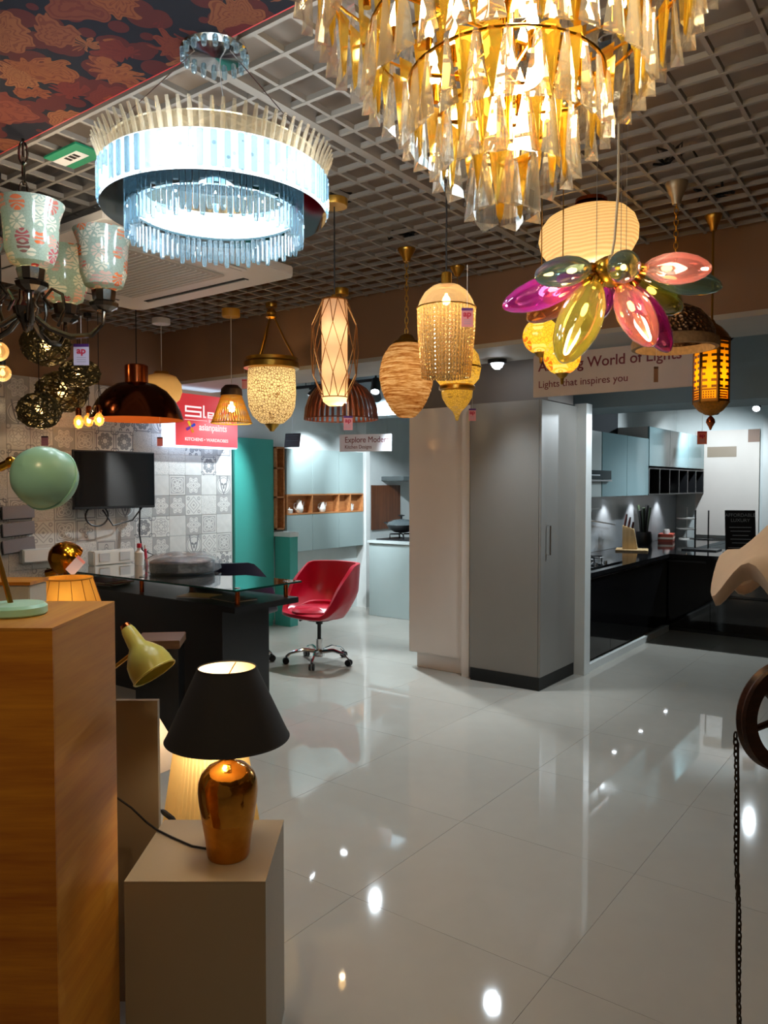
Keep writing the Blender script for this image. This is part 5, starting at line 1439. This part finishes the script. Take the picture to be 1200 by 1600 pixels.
price_tag(118, 884, 2.78, 16, 30, 'tilted pink and white tag on the gold dome lamp', TAGL, TAGK, up=.02, logo=False, roll=.75)
# white block lamp with wooden lid
t = thing('box_lamp', 'white box lamp with a thin wooden lid at the edge behind the plinth', 'table lamp', cf(-1.20, 2.40, zp), YAW)
B('body', SHADE('white_box_shade', (226, 222, 210), .3), t, -.14, .115, -.06, .06, .02, .33, .003)
B('lid', WPED, t, -.145, .12, -.065, .065, .331, .341)
B('foot', WPED, t, -.145, .12, -.065, .065, 0, .019)
# yellow task lamp
YEL = M('pale_yellow_enamel', (206, 196, 96), .28, var=.03)
yb_ = cf(-.93, 2.36, zp)
t = thing('task_lamp', 'pale yellow bell shaped task lamp pointing down beside the plinth', 'desk lamp', yb_, YAW)
YF = 2.3
hd0 = pt(238, 1035, YF); hpos = Vector(((238 - 600) / 1200 * YF + .93, -.06, hd0.z - zp))
tpos = Vector(((196 - 600) / 1200 * YF + .93, -.06, pt(196, 982, YF).z - zp))
d = (hpos - tpos).normalized() + Vector((0, -.25, -.05)); d.normalize(); R = d.to_track_quat('Z', 'Y').to_matrix().to_4x4()
L = (hpos - tpos).length; k_ = YF / 1200
pf = [(0, -.004), (9 * k_, -.002), (11 * k_, .01), (13 * k_, 22 * k_), (14 * k_, 32 * k_), (22 * k_, 42 * k_), (31 * k_, 56 * k_), (34 * k_, 70 * k_), (34.5 * k_, 84 * k_)]
m = MB(); m.M = Matrix.Translation(tpos) @ R
m.lathe(pf + [(max(0, r - .002), z + .001) for r, z in pf[::-1]], 40).build('head', YEL, t, True)
m = MB(); m.M = Matrix.Translation(tpos) @ R
m.ring((0, 0, 84 * k_), 34.5 * k_, .003, 40, 6).build('rim', YEL, t, True)
m = MB(); m.M = Matrix.Translation(tpos) @ R
m.lathe([(0, -.016), (.014, -.014), (.017, -.003), (0, -.003)], 16).build('end_cap', COPPER, t, True)
MB().tube([tuple(tpos + (hpos - tpos) * .55 + Vector((-.02, 0, -.012))), (.08, -.03, .06), (.0, 0, .05), (-.03, 0, .015)], .006, 8).build('arm', BRASS, t, True)
MB().lathe([(0, 0), (.07, 0), (.07, .014), (0, .018)], 28, (-.03, 0, 0)).build('base', YEL, t, True)
# ---- wooden topped black stool by the desk
t = thing('side_stool', 'black side unit with a wooden top in front of the desk', 'stool', cf(-1.33, 4.6), YAW + .12)
B('top', WOOD('stool_top_wood', (84, 50, 22), (126, 82, 42), 0), t, -.15, .115, -.14, .14, .585, .635, .004)
B('body', M('black_gloss_body', (12, 12, 13), .2), t, -.14, .105, -.13, .13, .04, .585)
for x in (-.1, .07): B('foot', BLACK, t, x - .02, x + .02, -.1, .1, 0, .04)
# ---- grey display boards on the tiles
GB_ = M('grey_sample_board', (136, 134, 142), .5)
for k, (ya, yb2) in enumerate(((793, 815), (822, 843), (850, 871))):
    pc0 = pt(30, (ya + yb2) / 2, 5.6)
    t = thing('sample_board', ('upper', 'middle', 'lower')[k] + ' grey sample board of three on the tiled wall', 'board', (-5.985, 3.18, pc0.z), 0, 'grey sample boards')
    tl = MB(); tl.M = Matrix.Rotation(.03 + .035 * k, 4, 'X')
    tl.box(0, .02, -.13, .13, -.052, .052).build('panel', GB_, t, bevel=.002)
    tl = MB(); tl.M = Matrix.Rotation(.03 + .035 * k, 4, 'X')
    tl.box(-.006, .0, -.135, .12, -.058, .045).build('backing', BLACK, t)

# ================================================================== AIR CONDITIONER, CEILING BITS
ACW = M('ac_white', (240, 232, 222), .45, var=.03)
t = thing('air_conditioner', 'large white ceiling cassette air conditioner with a central grille', 'air conditioner', (-4.06, 2.87, 2.83))
a, b = .80, .66
m = MB().extr([(-a, -b + .06), (-a + .06, -b), (a - .06, -b), (a, -b + .06), (a, b - .06), (a - .06, b), (-a + .06, b), (-a, b - .06)], 'z', 0, .05)
m.build('panel', ACW, t, bevel=.006)
B('housing', M('ac_housing', (150, 146, 140), .6), t, -a + .12, a - .12, -b + .1, b - .1, .05, .39)
gr = B('grille', M('ac_grille', (206, 196, 182), .55), t, -.46, .46, -.36, .36, -.012, -.001, .003)
for k in range(18):
    B('slat', ACW, gr, -.43, .43, -.335 + k * .038, -.325 + k * .038, -.016, -.0125)
SLOT = M('ac_slot', (28, 26, 26), .7)
for sgn in (-1, 1):
    B('air_slot', SLOT, t, -.5, .5, sgn * .50 - .022, sgn * .50 + .022, -.003, -.0005)
    B('air_slot', SLOT, t, sgn * .63 - .022, sgn * .63 + .022, -.36, .36, -.003, -.0005)
    B('flap', ACW, t, -.49, .49, sgn * .51 - .008, sgn * .51 + .02, -.010, -.004)
    B('flap', ACW, t, sgn * .64 - .008, sgn * .64 + .02, -.35, .35, -.010, -.004)
# green exit plate between the bars
pe = pt(118, 198, 3.3)
t = thing('ceiling_plate', 'green and white plate tucked into the ceiling grid', 'plate', (pe.x, pe.y, ZC - .012))
B('plate', M('exit_green', (24, 128, 92), .4), t, -.13, .11, -.07, .07, 0, .008)
B('white_band', WHITEP, t, -.13, .05, -.03, .03, -.0016, -.0004)
for (x, w_) in ((-.06, .02), (-.03, .022), (.0, .018)): B('printed_mark', BLACK, t, x, x + w_, -.02, .012, -.0024, -.0017)
# red ribbon
pr_ = pt(863, 297, 3.6)
t = thing('red_ribbon', 'small red ribbon tied to a ceiling bar', 'ribbon', pr_, YAW)
MB().extr([(-.012, .03), (.012, .034), (.018, .02), (.006, .01), (.002, -.03), (-.008, -.03), (-.006, .01)], 'y', -.001, .001).build('strip', M('ribbon_red', (206, 24, 30), .5), t)
MB().cyl((0, 0, .03), (0, 0, ZC - pr_.z + .01), .001, n=4).build('thread', WHITEP, t)
# wiring bundles above canopies
for k, (px, y, F, lab) in enumerate(((528, 300, 3.95, 'tangled black wiring above the gold disc canopy'), (630, 355, 4.5, 'tangled black wiring above the egg pendant canopy'), (1050, 255, 3.45, 'tangled black wiring above the hammered dome canopy'), (1118, 310, 3.9, 'tangled dark wiring above the hexagonal lantern canopy'))):
    p = pt(px, y, F)
    t = thing('ceiling_wiring', lab, 'wiring', (p.x, p.y, ZC + .024))
    for q in range(4):
        pts = [(random.uniform(-.10, .10), random.uniform(-.08, .08), .006 + random.uniform(0, .05)) for _ in range(6)]
        MB().tube(pts, .006, 6).build('cable', BLACKM, t, True)
# grey duct seen through the end of the grid
struct(B('trim_9', M('grey_duct', (120, 112, 104), .6), None, -4.95, -4.75, 2.05, 2.25, 2.985, 3.22))

# ================================================================== PULLEY FLOOR LAMP AT THE RIGHT EDGE
DW = WOOD('dark_wheel_wood', (36, 18, 10), (84, 44, 24), 0, 2.0, .35)
WF = 1.4
wc = pt(1237, 1119, WF); kx = WF / 1200
t = thing('pulley_lamp', 'standing lamp with a dark wooden pulley wheel, hanging chain and cream scalloped shade', 'floor lamp', (*cf((1290 - 600) / 1200 * 1.5, 1.5).xy, 0), YAW)
org = cf((1290 - 600) / 1200 * 1.5, 1.5)
def loc(px, y, F):
    p = pt(px, y, F); return Vector(((px - 600) / 1200 * (F / (math.cos(PITCH) + (800 - y) / 1200 * math.sin(PITCH))) - (1290 - 600) / 1200 * 1.5, F - 1.5, p.z))
w0 = loc(1230, 1119, WF)
RW = Matrix.Translation(w0) @ Matrix.Rotation(.25, 4, 'Z') @ Matrix.Rotation(PI / 2, 4, 'X')
m = MB(); m.M = RW
ro, ri, hw = 89 * kx, 65 * kx, .013
m.lathe([(ri, -hw), (ro - .003, -hw), (ro, -hw * .6), (ro - .004, 0), (ro, hw * .6), (ro - .003, hw), (ri, hw), (ri, -hw)], 56).build('wheel_rim', DW, t, True)
for k in range(6):
    a = k * PI / 3 + .25
    m = MB(); m.M = RW
    m.tube([(.015 * math.cos(a), .015 * math.sin(a), 0), (.045 * math.cos(a), .045 * math.sin(a), 0), ((ri + .004) * math.cos(a), (ri + .004) * math.sin(a), 0)], [.008, .0065, .006], 8).build('spoke', DW, t, True)
m = MB(); m.M = RW
m.lathe([(0, -.02), (.02, -.02), (.024, -.012), (.024, .012), (.02, .02), (0, .02)], 20).build('hub', DW, t, True)
CHN = M('rusty_chain', (64, 48, 34), .45, .7, .3)
pts = [(.0042 * math.cos(2 * PI * j / 10), 0, .0078 * math.sin(2 * PI * j / 10)) for j in range(10)]
pro = MB().tube(pts, .0017, 5, True).build('chain_link', CHN, t, True)
c0 = loc(1149, 1150, WF); c1_ = loc(1156, 1610, WF); Lc = (c1_ - c0).length; nk = int(Lc / .0112)
for k in range(nk):
    o = pro if k == 0 else inst(pro, t)
    p = c0 + (c1_ - c0) * (k / nk)
    o.location = p + Vector((.0015 * math.sin(k * .25), 0, 0)); o.rotation_euler = (0, 0, (k % 2) * PI / 2 + .5)
MB().tube([loc(1153, 1160, WF - .003), loc(1154, 1300, WF - .003), loc(1151, 1480, WF - .003), loc(1153, 1610, WF - .003)], .0022, 6).build('pull_cord', M('brown_cord', (70, 56, 42), .7), t, True)
MB().lathe([(0, 0), (.16, 0), (.16, .02), (.05, .035), (.022, .06), (.02, 1.16), (.012, 1.2), (.012, 1.5), (0, 1.5)], 24).build('post', DW, t, True)
MB().tube([(0, 0, w0.z), tuple(w0 * .5 + Vector((0, 0, w0.z * .5))), tuple(w0)], .012, 8).build('axle', DW, t, True)
CRS = SHADE('cream_scalloped_glass', (236, 214, 190), .35)
sf = 1.5; sk = sf / 1200; z9 = lambda y: zat(y, sf)
pf = [(20, 770), (40, 780), (62, 805), (92, 838), (128, 872), (150, 892), (158, 905), (152, 925)]
sh = MB().lathe([(r * sk, z9(y)) for r, y in pf], 72, fn=lambda r, z, a: (r * (1 + .04 * math.cos(6 * a + 1.0)), z - max(0, r - 120 * sk) * .9 * (math.cos(6 * a + 1.0)) * .9))
sh.build('shade', CRS, t, True, solid=.004)
MB().lathe([(0, z9(765)), (.03, z9(765)), (.03, z9(775)), (.0, z9(775))], 20).build('shade_cap', DW, t, True)
